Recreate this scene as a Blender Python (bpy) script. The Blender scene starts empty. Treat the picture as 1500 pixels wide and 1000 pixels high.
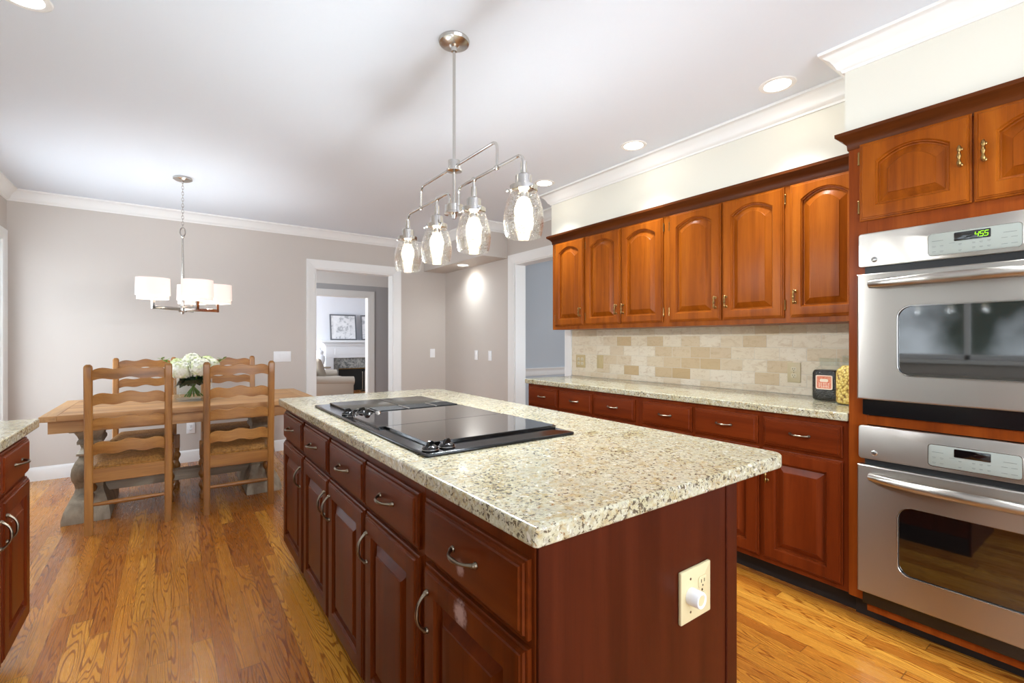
import bpy, bmesh, math, random
from mathutils import Vector, Matrix
random.seed(7)
C = bpy.context.scene.collection
R = math.radians
PI = math.pi

# ------------------------------------------------------------------ camera
cam_d = bpy.data.cameras.new('camera')
cam = bpy.data.objects.new('camera', cam_d)
C.objects.link(cam)
cam.location = (0, 0, 1.24)
cam.rotation_euler = (R(90), 0, R(-35.9))
cam_d.sensor_width = 36
cam_d.lens = 690 / 1500 * 36
cam_d.shift_y = -1 / 1500
cam_d.clip_start = .02
bpy.context.scene.camera = cam

# ------------------------------------------------------------------ room numbers
XL, XR, YF, YB, ZC = -1.15, 3.09, 5.85, -1.9, 2.55

# ------------------------------------------------------------------ world, daylight, exposure
sc = bpy.context.scene
sc.view_settings.view_transform = 'Standard'
sc.view_settings.look = 'None'
sc.view_settings.gamma = 1
sc.view_settings.use_curve_mapping = False
sc.view_settings.exposure = 0.74
W = bpy.data.worlds.new('world')
sc.world = W
W.use_nodes = True
wb = W.node_tree.nodes['Background']
wt = W.node_tree
_tc = wt.nodes.new('ShaderNodeTexCoord')
_ns = wt.nodes.new('ShaderNodeTexNoise')
_ns.inputs['Scale'].default_value = 9
_ns.inputs['Detail'].default_value = 6
_cr = wt.nodes.new('ShaderNodeValToRGB')
_cr.color_ramp.elements[0].position, _cr.color_ramp.elements[0].color = .36, (.05, .07, .06, 1)
_cr.color_ramp.elements[1].position, _cr.color_ramp.elements[1].color = .66, (.75, .84, .92, 1)
wt.links.new(_tc.outputs['Generated'], _ns.inputs['Vector'])
wt.links.new(_ns.outputs[0], _cr.inputs[0])
wt.links.new(_cr.outputs[0], wb.inputs[0])
wb.inputs[1].default_value = 2.4


def area(name, loc, target, sx, sy, power, col=(1, 1, 1)):
    d = bpy.data.lights.new(name, 'AREA')
    d.shape = 'RECTANGLE'
    d.size, d.size_y, d.energy, d.color = sx, sy, power, col
    o = bpy.data.objects.new(name, d)
    C.objects.link(o)
    o.location = loc
    o.rotation_euler = (Vector(target) - Vector(loc)).to_track_quat('-Z', 'Y').to_euler()
    return o


DAY = (.82, .92, 1.05)
area('daylight_terrace_door', (XL - .18, 4.95, 1.1), (XR, 4.95, 1.0), 1.35, 1.9, 20, DAY)
area('added_rear_daylight', (.9, YB - .18, 1.45), (.9, 3, 1.3), 2.9, 1.75, 75, DAY)  # daylight of an unseen rear window, added to light the room
area('hall_fill', (.75, 7.3, 1.4), (3.5, 7.3, 1.3), 1.2, 1.8, 20, (.9, .95, 1))  # added area lamp standing inside the hall; no window is built there
area('daylight_living_room', (.6, 10.6, 1.5), (4, 11.5, 1.0), 2.2, 1.8, 70, (.9, .95, 1))
area('daylight_dining_room', (4.6, 1.7, 1.5), (4.6, 4.8, 1.2), 1.6, 1.6, 22, (.86, .93, 1))


def bulb_lamp(parent, loc, power, col=(.90, .97, 1.02), size=.03):
    d = bpy.data.lights.new('bulb_lamp', 'POINT')
    d.energy, d.color, d.shadow_soft_size = power, col, size
    o = bpy.data.objects.new('bulb_lamp', d)
    C.objects.link(o)
    o.parent = parent
    o.location = Vector(loc) - Vector(parent.location)
    return o


# ------------------------------------------------------------------ node helpers
def lin(c):
    f = lambda v: v / 12.92 if v <= .04045 else ((v + .055) / 1.055) ** 2.4
    return tuple(f(v / 255) for v in c) + (1,)


class Mat:
    def __init__(s, name):
        s.m = bpy.data.materials.new(name)
        s.m.use_nodes = True
        s.t = s.m.node_tree
        s.t.nodes.clear()
        s.out = s.t.nodes.new('ShaderNodeOutputMaterial')

    def n(s, typ, ins=None, **kw):
        nd = s.t.nodes.new('ShaderNode' + typ)
        for k, v in kw.items():
            setattr(nd, k, v)
        for k, v in (ins or {}).items():
            s.put(nd.inputs[k], v)
        return nd

    def put(s, sock, v):
        if isinstance(v, bpy.types.NodeSocket):
            s.t.links.new(v, sock)
        elif isinstance(v, bpy.types.Node):
            s.t.links.new(v.outputs[0], sock)
        else:
            sock.default_value = v

    def math(s, op, a, b=0.0, c=0.0, clamp=False):
        return s.n('Math', {0: a, 1: b, 2: c}, operation=op, use_clamp=clamp).outputs[0]

    def mix(s, f, a, b, bt='MIX'):
        nd = s.n('MixRGB', {0: f, 1: a, 2: b}, blend_type=bt)
        return nd.outputs[0]

    def ramp(s, f, stops, interp='LINEAR'):
        nd = s.n('ValToRGB', {0: f})
        cr = nd.color_ramp
        cr.interpolation = interp
        while len(cr.elements) < len(stops):
            cr.elements.new(.5)
        for e, (p, c) in zip(cr.elements, stops):
            e.position = p
            e.color = c if len(c) == 4 else tuple(c) + (1,)
        return nd.outputs[0]

    def noise(s, vec, scale, detail=4, rough=.55, dist=0):
        return s.n('TexNoise', {'Vector': vec, 'Scale': scale, 'Detail': detail, 'Roughness': rough, 'Distortion': dist})

    def coords(s, scale=(1, 1, 1), rnd=True):
        tc = s.n('TexCoord').outputs['Object']
        mp = s.n('Mapping', {0: tc, 3: scale})
        v = mp.outputs[0]
        if rnd:
            oi = s.n('ObjectInfo').outputs['Random']
            off = s.n('CombineXYZ', {0: s.math('MULTIPLY', oi, 37.), 1: s.math('MULTIPLY', oi, 91.), 2: s.math('MULTIPLY', oi, 53.)})
            v = s.n('VectorMath', {0: v, 1: off.outputs[0]}, operation='ADD').outputs[0]
        return v

    def bump(s, h, strength=.2, dist=.002):
        return s.n('Bump', {'Height': h, 'Strength': strength, 'Distance': dist}).outputs[0]

    def bsdf(s, col, rough=.5, metal=0, normal=None, **extra):
        ins = {'Base Color': col, 'Roughness': rough, 'Metallic': metal}
        ins.update(extra)
        if normal is not None:
            ins['Normal'] = normal
        b = s.n('BsdfPrincipled', ins)
        s.t.links.new(b.outputs[0], s.out.inputs[0])
        return b


def plain(name, col, rough=.5, metal=0, **extra):
    k = Mat(name)
    k.bsdf(lin(col), rough, metal, **extra)
    return k.m


def painted(name, col, rough=.6, amt=.03):
    k = Mat(name)
    n = k.noise(k.coords((1, 1, 1), False), 1.3, 3)
    c2 = tuple(max(0, v - 255 * amt) for v in col)
    n2 = k.noise(k.coords((1, 1, 1), False), 220, 2)
    k.bsdf(k.mix(n.outputs[0], lin(c2), lin(col)), rough, normal=k.bump(n2.outputs[0], .06, .001))
    return k.m


def wood(name, axis, dark, mid, light, rough=.3, fig=1.0, coat=.0, pores=.5, spec=.5):
    k = Mat(name)
    a, l = 14 * fig, .9 * fig
    sc_ = {'X': (l, a, a), 'Y': (a, l, a), 'Z': (a, a, l)}[axis]
    v = k.coords(sc_)
    warp = k.noise(v, .35, 2)
    g = k.noise(v, 1.0, 6, .6, .6)
    ring = k.math('SINE', k.math('MULTIPLY', warp.outputs[0], 34.))
    tone = k.math('MULTIPLY_ADD', ring, .05, g.outputs[0])
    col = k.ramp(tone, [(.26, lin(dark)), (.52, lin(mid)), (.78, lin(light))])
    p = {'X': (9, 330, 330), 'Y': (330, 9, 330), 'Z': (330, 330, 9)}[axis]
    pn = k.noise(k.coords(p), 1.0, 2)
    pm = k.ramp(pn.outputs[0], [(.56, (0, 0, 0)), (.72, (1, 1, 1))])
    col = k.mix(k.math('MULTIPLY', pm, pores * .45), col, lin(tuple(v_ * .55 for v_ in dark)))
    rr = k.math('MULTIPLY_ADD', g.outputs[0], .14, rough - .07)
    k.bsdf(col, rr, normal=k.bump(pn.outputs[0], .05, .001), **{'Coat Weight': coat, 'Coat Roughness': .12, 'Specular IOR Level': spec})
    return k.m


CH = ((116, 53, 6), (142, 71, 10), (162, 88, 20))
CM = ((84, 29, 7), (104, 40, 11), (119, 50, 17))  # cherry of the uppers, darkened; weaker light low down is put into colour
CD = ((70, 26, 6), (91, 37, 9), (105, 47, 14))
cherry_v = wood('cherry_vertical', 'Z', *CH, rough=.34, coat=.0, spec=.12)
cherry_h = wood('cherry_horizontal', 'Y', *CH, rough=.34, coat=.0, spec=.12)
shaded_v = wood('shaded_cherry_vertical', 'Z', *CM, rough=.34, coat=.0, spec=.12)
shaded_h = wood('shaded_cherry_horizontal', 'Y', *CM, rough=.34, coat=.0, spec=.12)
crown_shaded_h = wood('crown_shaded_cherry', 'Y', (70, 32, 9), (90, 44, 14), (104, 54, 20), rough=.36, coat=.0, spec=.12)  # cabinet cherry darkened to paint in shade on the downward-facing cove
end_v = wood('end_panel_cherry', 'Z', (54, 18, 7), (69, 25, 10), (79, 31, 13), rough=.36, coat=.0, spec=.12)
tower_shaded_v = wood('tower_shaded_cherry', 'Z', (104, 42, 8), (126, 56, 12), (142, 70, 20), rough=.34, coat=.0, spec=.12)  # cherry copy toned down; the lower light round the ovens is in its colour
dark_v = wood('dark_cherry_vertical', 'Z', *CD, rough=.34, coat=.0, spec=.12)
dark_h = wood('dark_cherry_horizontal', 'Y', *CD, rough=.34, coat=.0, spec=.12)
oak_x = wood('table_oak', 'X', (146, 100, 56), (186, 138, 86), (208, 166, 114), rough=.5, pores=.35)
oak_y = wood('table_oak_ends', 'Y', (156, 112, 68), (194, 150, 100), (214, 176, 128), rough=.5, pores=.35)
grey_wood = wood('weathered_wood', 'Z', (120, 108, 90), (168, 154, 132), (202, 188, 164), rough=.65, pores=.6)
grey_wood_x = wood('weathered_wood_long', 'X', (120, 108, 90), (168, 154, 132), (202, 188, 164), rough=.65, pores=.6)
chair_z = wood('honey_oak_vertical', 'Z', (112, 70, 26), (156, 103, 46), (184, 132, 68), rough=.38, pores=.6)
chair_x = wood('honey_oak_horizontal', 'X', (112, 70, 26), (156, 103, 46), (184, 132, 68), rough=.38, pores=.6)

wall_paint = painted('wall_paint_greige', (202, 193, 184), .55, .015)
soffit_paint = painted('soffit_paint_cream', (224, 221, 208), .55, .01)
hall_dim_paint = painted('wall_paint_cool_dim', (184, 183, 184), .6, .01)  # kitchen wall paint greyed; the hall's dim cool light is put into colour
ceil_paint = painted('ceiling_paint', (226, 232, 240), .7, .012)
trim_paint = painted('trim_paint_white', (236, 235, 232), .35, .008)


def floor_mat():
    k = Mat('oak_strip_floor')
    tc = k.n('TexCoord').outputs['Object']
    sp = k.n('SeparateXYZ', {0: tc})
    x, y = sp.outputs[0], sp.outputs[1]
    xs = k.math('DIVIDE', x, .070)
    row = k.math('FLOOR', xs)
    fx = k.math('FRACT', xs)
    wr = k.n('TexWhiteNoise', {'W': row}, noise_dimensions='1D').outputs[0]
    ys = k.math('DIVIDE', k.math('MULTIPLY_ADD', wr, 7.3, y), k.math('MULTIPLY_ADD', wr, .7, .75))
    bi = k.math('FLOOR', ys)
    fy = k.math('FRACT', ys)
    idv = k.n('CombineXYZ', {0: row, 1: bi, 2: 3.7})
    wn = k.n('TexWhiteNoise', {'Vector': idv.outputs[0]}, noise_dimensions='3D')
    rnd = wn.outputs[0]
    off = k.n('VectorMath', {0: wn.outputs[1], 1: (40, 40, 40)}, operation='MULTIPLY').outputs[0]

    def at(sx, sy):
        c_ = k.n('CombineXYZ', {0: k.math('MULTIPLY', x, sx), 1: k.math('MULTIPLY', y, sy), 2: 0.0})
        return k.n('VectorMath', {0: c_.outputs[0], 1: off}, operation='ADD').outputs[0]
    n1 = k.noise(at(9, .55), 1.0, 1.8, .42, .1).outputs[0]
    rings = k.math('SINE', k.math('MULTIPLY', n1, 330.))
    n2 = k.noise(at(190, 7), 1.0, 3).outputs[0]
    ringm = k.ramp(k.math('MULTIPLY_ADD', rings, .5, k.math('MULTIPLY', n2, .55)), [(.46, (0, 0, 0)), (.68, (1, 1, 1))])
    base = k.ramp(rnd, [(0, lin((160, 92, 28))), (.35, lin((184, 115, 38))), (.7, lin((198, 131, 46))), (1, lin((214, 152, 60)))])
    dark = k.mix(1.0, base, (.44, .27, .15, 1), 'MULTIPLY')
    col = k.mix(k.math('MULTIPLY', ringm, .84), base, dark)
    pores = k.ramp(n2, [(.55, (0, 0, 0)), (.7, (1, 1, 1))])
    col = k.mix(k.math('MULTIPLY', pores, .25), col, dark)
    ex = k.math('LESS_THAN', k.math('MINIMUM', fx, k.math('SUBTRACT', 1.0, fx)), .014)
    ey = k.math('LESS_THAN', k.math('MINIMUM', fy, k.math('SUBTRACT', 1.0, fy)), .0016)
    seam = k.math('MAXIMUM', ex, ey)
    col = k.mix(k.math('MULTIPLY', seam, .6), col, lin((58, 30, 14)))
    h = k.math('SUBTRACT', k.math('MULTIPLY', ringm, -.25), seam)
    k.bsdf(col, k.math('MULTIPLY_ADD', n2, .12, .22), normal=k.bump(h, .12, .001), **{'Coat Weight': .3, 'Coat Roughness': .18})
    return k.m


def granite_mat():
    k = Mat('cream_granite')
    v = k.coords((1, 1, 1), False)
    big = k.noise(v, 9, 4, .6, .3).outputs[0]
    med = k.noise(v, 46, 5, .65, .5).outputs[0]
    fin = k.noise(v, 95, 3, .6, .4).outputs[0]
    fin2 = k.noise(k.n('VectorMath', {0: v, 1: (5, 9, 2)}, operation='ADD').outputs[0], 112, 4, .66, .5).outputs[0]
    vor = k.n('SeparateXYZ', {0: k.n('TexVoronoi', {'Vector': v, 'Scale': 150}).outputs['Color']}).outputs[0]
    base = k.ramp(big, [(.3, lin((172, 167, 142))), (.5, lin((190, 185, 160))), (.7, lin((177, 168, 130)))])
    base = k.mix(.22, base, vor, 'SOFT_LIGHT')
    tan = k.ramp(med, [(.49, (0, 0, 0)), (.63, (1, 1, 1))])
    col = k.mix(k.math('MULTIPLY', tan, .7), base, lin((168, 144, 92)))
    gre = k.ramp(fin, [(.55, (0, 0, 0)), (.64, (1, 1, 1))])
    col = k.mix(k.math('MULTIPLY', gre, .6), col, lin((150, 144, 134)))
    msk = k.math('MULTIPLY_ADD', big, .25, fin2)
    drk = k.ramp(msk, [(.685, (0, 0, 0)), (.735, (1, 1, 1))])
    brn = k.ramp(k.noise(k.n('VectorMath', {0: v, 1: (2, 4, 7)}, operation='ADD').outputs[0], 84, 4, .68, .7).outputs[0], [(.60, (0, 0, 0)), (.67, (1, 1, 1))])
    zone = k.ramp(k.noise(v, 3.2, 3).outputs[0], [(.40, (.35, .35, .35)), (.58, (1, 1, 1))])
    col = k.mix(k.math('MULTIPLY', k.math('MULTIPLY', brn, .95), zone), col, lin((136, 92, 46)))
    col = k.mix(k.math('MULTIPLY', drk, .9), col, lin((74, 62, 50)))
    wht = k.ramp(k.noise(v, 70, 2).outputs[0], [(.62, (0, 0, 0)), (.7, (1, 1, 1))])
    col = k.mix(k.math('MULTIPLY', wht, .7), col, lin((222, 218, 206)))
    k.bsdf(col, .2, normal=k.bump(fin, .03, .0006), **{'Coat Weight': .2, 'Coat Roughness': .06})
    return k.m


def tile_mat():
    k = Mat('travertine_tile')
    tc = k.n('TexCoord').outputs['Object']
    sp = k.n('SeparateXYZ', {0: tc})
    y, z = sp.outputs[1], sp.outputs[2]
    zs = k.math('DIVIDE', k.math('SUBTRACT', z, .958), .0795)
    row = k.math('FLOOR', zs)
    fz = k.math('FRACT', zs)
    odd = k.math('MULTIPLY', k.math('MODULO', k.math('ADD', row, 20.), 2.), .5)
    ys = k.math('ADD', k.math('DIVIDE', y, .156), odd)
    cl = k.math('FLOOR', ys)
    fy = k.math('FRACT', ys)
    wn = k.n('TexWhiteNoise', {'Vector': k.n('CombineXYZ', {0: cl, 1: row, 2: 1.3}).outputs[0]}, noise_dimensions='3D')
    off = k.n('VectorMath', {0: wn.outputs[1], 1: (30, 30, 30)}, operation='MULTIPLY').outputs[0]
    v = k.n('VectorMath', {0: k.n('Mapping', {0: tc, 3: (1, 1, 2.2)}).outputs[0], 1: off}, operation='ADD').outputs[0]
    n = k.noise(v, 14, 5, .62, 1.1).outputs[0]
    col = k.ramp(wn.outputs[0], [(0, lin((196, 166, 120))), (.16, lin((214, 194, 160))), (.4, lin((226, 212, 186))), (.8, lin((230, 218, 196))), (1, lin((204, 178, 136)))])
    col = k.mix(k.ramp(n, [(.5, (0, 0, 0)), (.75, (.6, .6, .6))]), col, lin((186, 156, 112)))
    pit = k.ramp(k.noise(v, 75, 2).outputs[0], [(.66, (0, 0, 0)), (.72, (1, 1, 1))])
    col = k.mix(k.math('MULTIPLY', pit, .4), col, lin((140, 114, 80)))
    ez = k.math('MINIMUM', fz, k.math('SUBTRACT', 1., fz))
    ey = k.math('MULTIPLY', k.math('MINIMUM', fy, k.math('SUBTRACT', 1., fy)), 1.96)
    e = k.math('MINIMUM', ez, ey)
    gr = k.math('LESS_THAN', e, .02)
    col = k.mix(gr, col, lin((214, 204, 184)))
    hh = k.ramp(e, [(.0, (0, 0, 0)), (.06, (1, 1, 1))])
    k.bsdf(col, .42, normal=k.bump(k.math('SUBTRACT', hh, k.math('MULTIPLY', pit, .4)), .35, .002))
    return k.m


def steel_mat(name, col=(176, 171, 164), rough=.3):
    k = Mat(name)
    tg = k.n('Tangent', direction_type='RADIAL', axis='Z')
    k.bsdf(lin(col), rough, 1.0, **{'Anisotropic Rotation': .25}, Anisotropic=.9, Tangent=tg.outputs[0])
    return k.m


def shell_glass(name, seeds=0.0, tint=(1, 1, 1, 1), refl=1.0, rough=.02, haze=0.0):
    k = Mat(name)
    tr = k.n('BsdfTransparent', {0: tint})
    gl = k.n('BsdfGlossy', {0: (1, 1, 1, 1), 'Roughness': rough})
    lw = k.n('LayerWeight', {0: .5}).outputs['Facing']
    f = k.math('MULTIPLY', k.math('MULTIPLY_ADD', k.math('POWER', lw, 4.), .75, .045), refl, clamp=True)
    mx = k.n('MixShader', {0: f, 1: tr.outputs[0], 2: gl.outputs[0]})
    last = mx
    if seeds:
        v = k.coords((1, 1, 1), True)
        vo = k.n('TexVoronoi', {'Vector': v, 'Scale': 150., 'Randomness': 1.})
        spot = k.ramp(vo.outputs['Distance'], [(.16, (1, 1, 1)), (.34, (0, 0, 0))])
        some = k.math('GREATER_THAN', k.n('SeparateXYZ', {0: vo.outputs['Color']}).outputs[0], .3)
        nb = k.bump(spot, 1.0, .006)
        w = k.n('BsdfGlossy', {0: (.62, .56, .42, 1), 'Roughness': .1, 'Normal': nb})
        q = k.math('MULTIPLY_ADD', k.math('MULTIPLY', spot, some), seeds, haze)
        last = k.n('MixShader', {0: q, 1: mx.outputs[0], 2: w.outputs[0]})
    k.t.links.new(last.outputs[0], k.out.inputs[0])
    return k.m


def glow(name, col, strength):
    k = Mat(name)
    e = k.n('Emission', {0: lin(col), 1: strength})
    k.t.links.new(e.outputs[0], k.out.inputs[0])
    return k.m


def shade_cloth(name, col, em):
    k = Mat(name)
    n = k.noise(k.coords((200, 200, 30), False), 1, 2).outputs[0]
    b = k.bsdf(lin(col), .8, normal=k.bump(n, .1, .001))
    b.inputs['Emission Color'].default_value = lin((255, 236, 222))
    b.inputs['Emission Strength'].default_value = em
    return k.m


def rush_mat():
    k = Mat('woven_rush')
    tc = k.n('TexCoord').outputs['Object']
    sp = k.n('SeparateXYZ', {0: tc})
    ax = k.math('ABSOLUTE', sp.outputs[0])
    ay = k.math('ABSOLUTE', k.math('SUBTRACT', sp.outputs[1], .235))
    dif = k.math('GREATER_THAN', k.math('SUBTRACT', ax, ay), -.02)
    s = k.mix(dif, sp.outputs[0], sp.outputs[1])
    st = k.math('SINE', k.math('MULTIPLY', s, 820.))
    n = k.noise(k.coords((60, 60, 60)), 1, 3).outputs[0]
    col = k.ramp(k.math('MULTIPLY_ADD', st, .13, n), [(.2, lin((100, 66, 26))), (.5, lin((160, 110, 50))), (.8, lin((196, 146, 78)))])
    k.bsdf(col, .6, normal=k.bump(st, .5, .003))
    return k.m


def fabric(name, col):
    k = Mat(name)
    n = k.noise(k.coords((300, 300, 300), False), 1, 2).outputs[0]
    k.bsdf(k.mix(n, lin(tuple(v * .9 for v in col)), lin(col)), .85, normal=k.bump(n, .2, .001))
    return k.m


def worn(name, axis, pts):
    """dark cherry with bare worn patches at object-space points"""
    k = Mat(name)
    src = wood(name + '_base', axis, *CD, rough=.34, coat=.0, spec=.12)
    # rebuild the same wood, with the patches mixed in
    bpy.data.materials.remove(src)
    v = k.coords({'Y': (14, .9, 14), 'Z': (14, 14, .9)}[axis])
    g = k.noise(v, 1.0, 6, .6, .6).outputs[0]
    col = k.ramp(g, [(.30, lin(CD[0])), (.52, lin(CD[1])), (.74, lin(CD[2]))])
    tc = k.n('TexCoord').outputs['Object']
    nz = k.noise(k.n('Mapping', {0: tc, 3: (1, 1, 1)}).outputs[0], 110, 4, .7).outputs[0]
    for p, r, s in pts:
        d = k.n('VectorMath', {0: tc, 1: p}, operation='DISTANCE').outputs['Value']
        m = k.math('SUBTRACT', 1.0, k.math('DIVIDE', d, r), clamp=True)
        m = k.ramp(k.math('MULTIPLY', m, nz), [(.12, (0, 0, 0)), (.34, (1, 1, 1))])
        col = k.mix(k.math('MULTIPLY', m, s), col, lin((176, 146, 136)))
    k.bsdf(col, .32, **{'Specular IOR Level': .12})
    return k.m


floor_m = floor_mat()
granite = granite_mat()
tile = tile_mat()
steel = steel_mat('brushed_stainless')
nickel = plain('polished_nickel', (206, 203, 198), .12, 1)
nickel_b = plain('brushed_nickel', (196, 192, 186), .25, 1)
pewter = plain('antique_pewter', (120, 108, 92), .3, 1)
brass = plain('antique_brass', (146, 116, 70), .28, 1)
black_glass = plain('black_ceramic_glass', (12, 12, 13), .05, 0, **{'Coat Weight': 1.0, 'Coat Roughness': .03})
black_gloss = plain('black_enamel', (16, 16, 17), .16)
black_mat = plain('matte_black', (10, 10, 11), .5)
kick_m = plain('toe_kick_black', (30, 22, 18), .6)
oven_glass = plain('oven_window_glass', (10, 9, 9), .04, 0, **{'Coat Weight': 1.0, 'Coat Roughness': .02, 'IOR': 1.9})
keypad_grey = plain('keypad_grey', (146, 150, 142), .35)
ink = plain('printed_grey', (104, 106, 104), .5)
white_plastic = plain('white_plastic', (238, 238, 238), .35)
ivory = plain('ivory_plastic', (206, 192, 150), .35)
almond = plain('almond_plastic', (198, 176, 128), .4)
almond_lt = plain('almond_plastic_light', (206, 190, 150), .4)
face_m = plain('receptacle_face', (214, 202, 170), .4)
slot_m = plain('outlet_slot', (38, 32, 26), .6)
seedy = shell_glass('seeded_glass', .9, (1, 1, 1, 1), 1.2, haze=.03)
clear = shell_glass('clear_glass', 0, (.955, .975, .965, 1), .6)
pane_m = shell_glass('window_glass', 0, (1, 1, 1, 1), 1.0)
bulb_m = glow('lit_bulb', (255, 238, 208), 9)
lens_m = glow('lit_downlight_lens', (255, 246, 232), 14)
shade_m = shade_cloth('white_lamp_cloth', (240, 228, 220), .24)
led_m = glow('green_led', (150, 255, 30), 1.5)
rush = rush_mat()
sofa_m = fabric('beige_upholstery', (196, 186, 172))
pillow_m = fabric('taupe_cushion', (178, 166, 150))


# ------------------------------------------------------------------ geometry helpers
class G:
    def __init__(s):
        s.bm = bmesh.new()

    def _merge(s, t):
        me = bpy.data.meshes.new('tmp')
        t.to_mesh(me)
        t.free()
        s.bm.from_mesh(me)
        bpy.data.meshes.remove(me)
        return s

    def box(s, a, b, bev=0., seg=2, M=None):
        x0, x1 = sorted((a[0], b[0]))
        y0, y1 = sorted((a[1], b[1]))
        z0, z1 = sorted((a[2], b[2]))
        t = bmesh.new()
        bmesh.ops.create_cube(t, size=1)
        for v in t.verts:
            v.co = Vector((x0 + (v.co.x + .5) * (x1 - x0), y0 + (v.co.y + .5) * (y1 - y0), z0 + (v.co.z + .5) * (z1 - z0)))
        if bev:
            bmesh.ops.bevel(t, geom=t.edges[:], offset=bev, segments=seg, profile=.5, affect='EDGES', clamp_overlap=True)
        if M:
            bmesh.ops.transform(t, matrix=M, verts=t.verts)
        return s._merge(t)

    def loops(s, L, cap0=True, cap1=True, close=True, wrap=False):
        rows = [[s.bm.verts.new(p) for p in l] for l in L]
        n = len(rows[0])
        pairs = list(zip(rows, rows[1:]))
        if wrap:
            pairs.append((rows[-1], rows[0]))
        for r0, r1 in pairs:
            for i in range(n if close else n - 1):
                j = (i + 1) % n
                try:
                    s.bm.faces.new((r0[i], r0[j], r1[j], r1[i]))
                except ValueError:
                    pass
        if cap0 and not wrap:
            s.bm.faces.new(rows[0][::-1])
        if cap1 and not wrap:
            s.bm.faces.new(rows[-1])
        return s

    def prism(s, poly, z0, z1, bev=0., M=None, seg=2):
        t = bmesh.new()
        a = [t.verts.new((p[0], p[1], z0)) for p in poly]
        b = [t.verts.new((p[0], p[1], z1)) for p in poly]
        n = len(poly)
        f0 = t.faces.new(a[::-1])
        f1 = t.faces.new(b)
        for i in range(n):
            t.faces.new((a[i], a[(i + 1) % n], b[(i + 1) % n], b[i]))
        bmesh.ops.recalc_face_normals(t, faces=t.faces)
        if bev:
            ed = list(f0.edges) + list(f1.edges)
            bmesh.ops.bevel(t, geom=ed, offset=bev, segments=seg, profile=.5, affect='EDGES', clamp_overlap=True)
        if M:
            bmesh.ops.transform(t, matrix=M, verts=t.verts)
        return s._merge(t)

    def lathe(s, prof, c=(0, 0, 0), n=24, M=None, sx=1., sy=1.):
        L = []
        for r, z in prof:
            r = max(r, 1e-4)
            L.append([Vector((c[0] + sx * r * math.cos(2 * PI * i / n), c[1] + sy * r * math.sin(2 * PI * i / n), c[2] + z)) for i in range(n)])
        if M:
            L = [[M @ p for p in l] for l in L]
        return s.loops(L)

    def tube(s, path, r, n=12, cap=True):
        P = [Vector(p) for p in path]
        rs = r if isinstance(r, (list, tuple)) else [r] * len(P)
        T = []
        for i in range(len(P)):
            a, b = P[max(i - 1, 0)], P[min(i + 1, len(P) - 1)]
            T.append((b - a).normalized())
        up = Vector((0, 0, 1)) if abs(T[0].z) < .9 else Vector((1, 0, 0))
        u = T[0].cross(up).normalized()
        L = []
        for p, t, q in zip(P, T, rs):
            u = (u - t * u.dot(t)).normalized()
            w = t.cross(u)
            L.append([p + q * (u * math.cos(2 * PI * k / n) + w * math.sin(2 * PI * k / n)) for k in range(n)])
        return s.loops(L, cap, cap)

    def ball(s, c, r, M=None, u=16, v=10, sc=(1, 1, 1)):
        t = bmesh.new()
        bmesh.ops.create_uvsphere(t, u_segments=u, v_segments=v, radius=r)
        for q in t.verts:
            q.co = Vector((q.co.x * sc[0] + c[0], q.co.y * sc[1] + c[1], q.co.z * sc[2] + c[2]))
        if M:
            bmesh.ops.transform(t, matrix=M, verts=t.verts)
        return s._merge(t)

    def mesh(s, name, origin=(0, 0, 0), angle=34, recalc=True):
        bm = s.bm
        if recalc:
            bmesh.ops.recalc_face_normals(bm, faces=bm.faces)
        o = Vector(origin)
        for v in bm.verts:
            v.co -= o
        ca = R(angle)
        for f in bm.faces:
            f.smooth = True
        for e in bm.edges:
            if len(e.link_faces) == 2:
                e.smooth = e.calc_face_angle(0) < ca
        me = bpy.data.meshes.new(name)
        bm.to_mesh(me)
        bm.free()
        return me


def arc(p0, p1, p2, k=6):
    """quadratic corner from p0 round p1 to p2"""
    a, b, c = map(Vector, (p0, p1, p2))
    return [(1 - t) ** 2 * a + 2 * t * (1 - t) * b + t * t * c for t in (i / k for i in range(k + 1))]


def rrect(x0, x1, y0, y1, r, k=6):
    pts = []
    for cx, cy, a0 in ((x1 - r, y1 - r, 0), (x0 + r, y1 - r, 90), (x0 + r, y0 + r, 180), (x1 - r, y0 + r, 270)):
        for i in range(k + 1):
            a = R(a0 + 90 * i / k)
            pts.append((cx + r * math.cos(a), cy + r * math.sin(a)))
    return pts


def thing(name, label, cat, loc=(0, 0, 0), rotz=0, group=None):
    o = bpy.data.objects.new(name, None)
    o.empty_display_size = .1
    C.objects.link(o)
    o.location = loc
    o.rotation_euler = (0, 0, rotz)
    tagit(o, label, cat, group)
    return o


def tagit(o, label, cat, group=None):
    o['label'] = label
    o['category'] = cat
    if group:
        o['group'] = group
    return o


def obj(name, g, mat, parent=None, origin=(0, 0, 0), angle=34, recalc=True, label=None):
    me = g.mesh(name, origin, angle, recalc)
    me.materials.append(mat)
    o = bpy.data.objects.new(name, me)
    C.objects.link(o)
    if parent:
        o.parent = parent
    else:
        o.location = origin
    if label:
        o['label'] = label
    return o


def struct(name, g, mat, origin=(0, 0, 0), parent=None, **kw):
    o = obj(name, g, mat, parent, origin, **kw)
    if not parent:
        o['kind'] = 'structure'
    return o


def dup(root, loc, rotz, label, group=None):
    r = root.copy()
    C.objects.link(r)
    r.location = loc
    r.rotation_euler = (0, 0, rotz)
    r['label'] = label
    if group:
        r['group'] = group
    for ch in list(root.children):
        c = ch.copy()
        C.objects.link(c)
        c.parent = r
        for g in ch.children:
            d = g.copy()
            C.objects.link(d)
            d.parent = c
    return r


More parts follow.
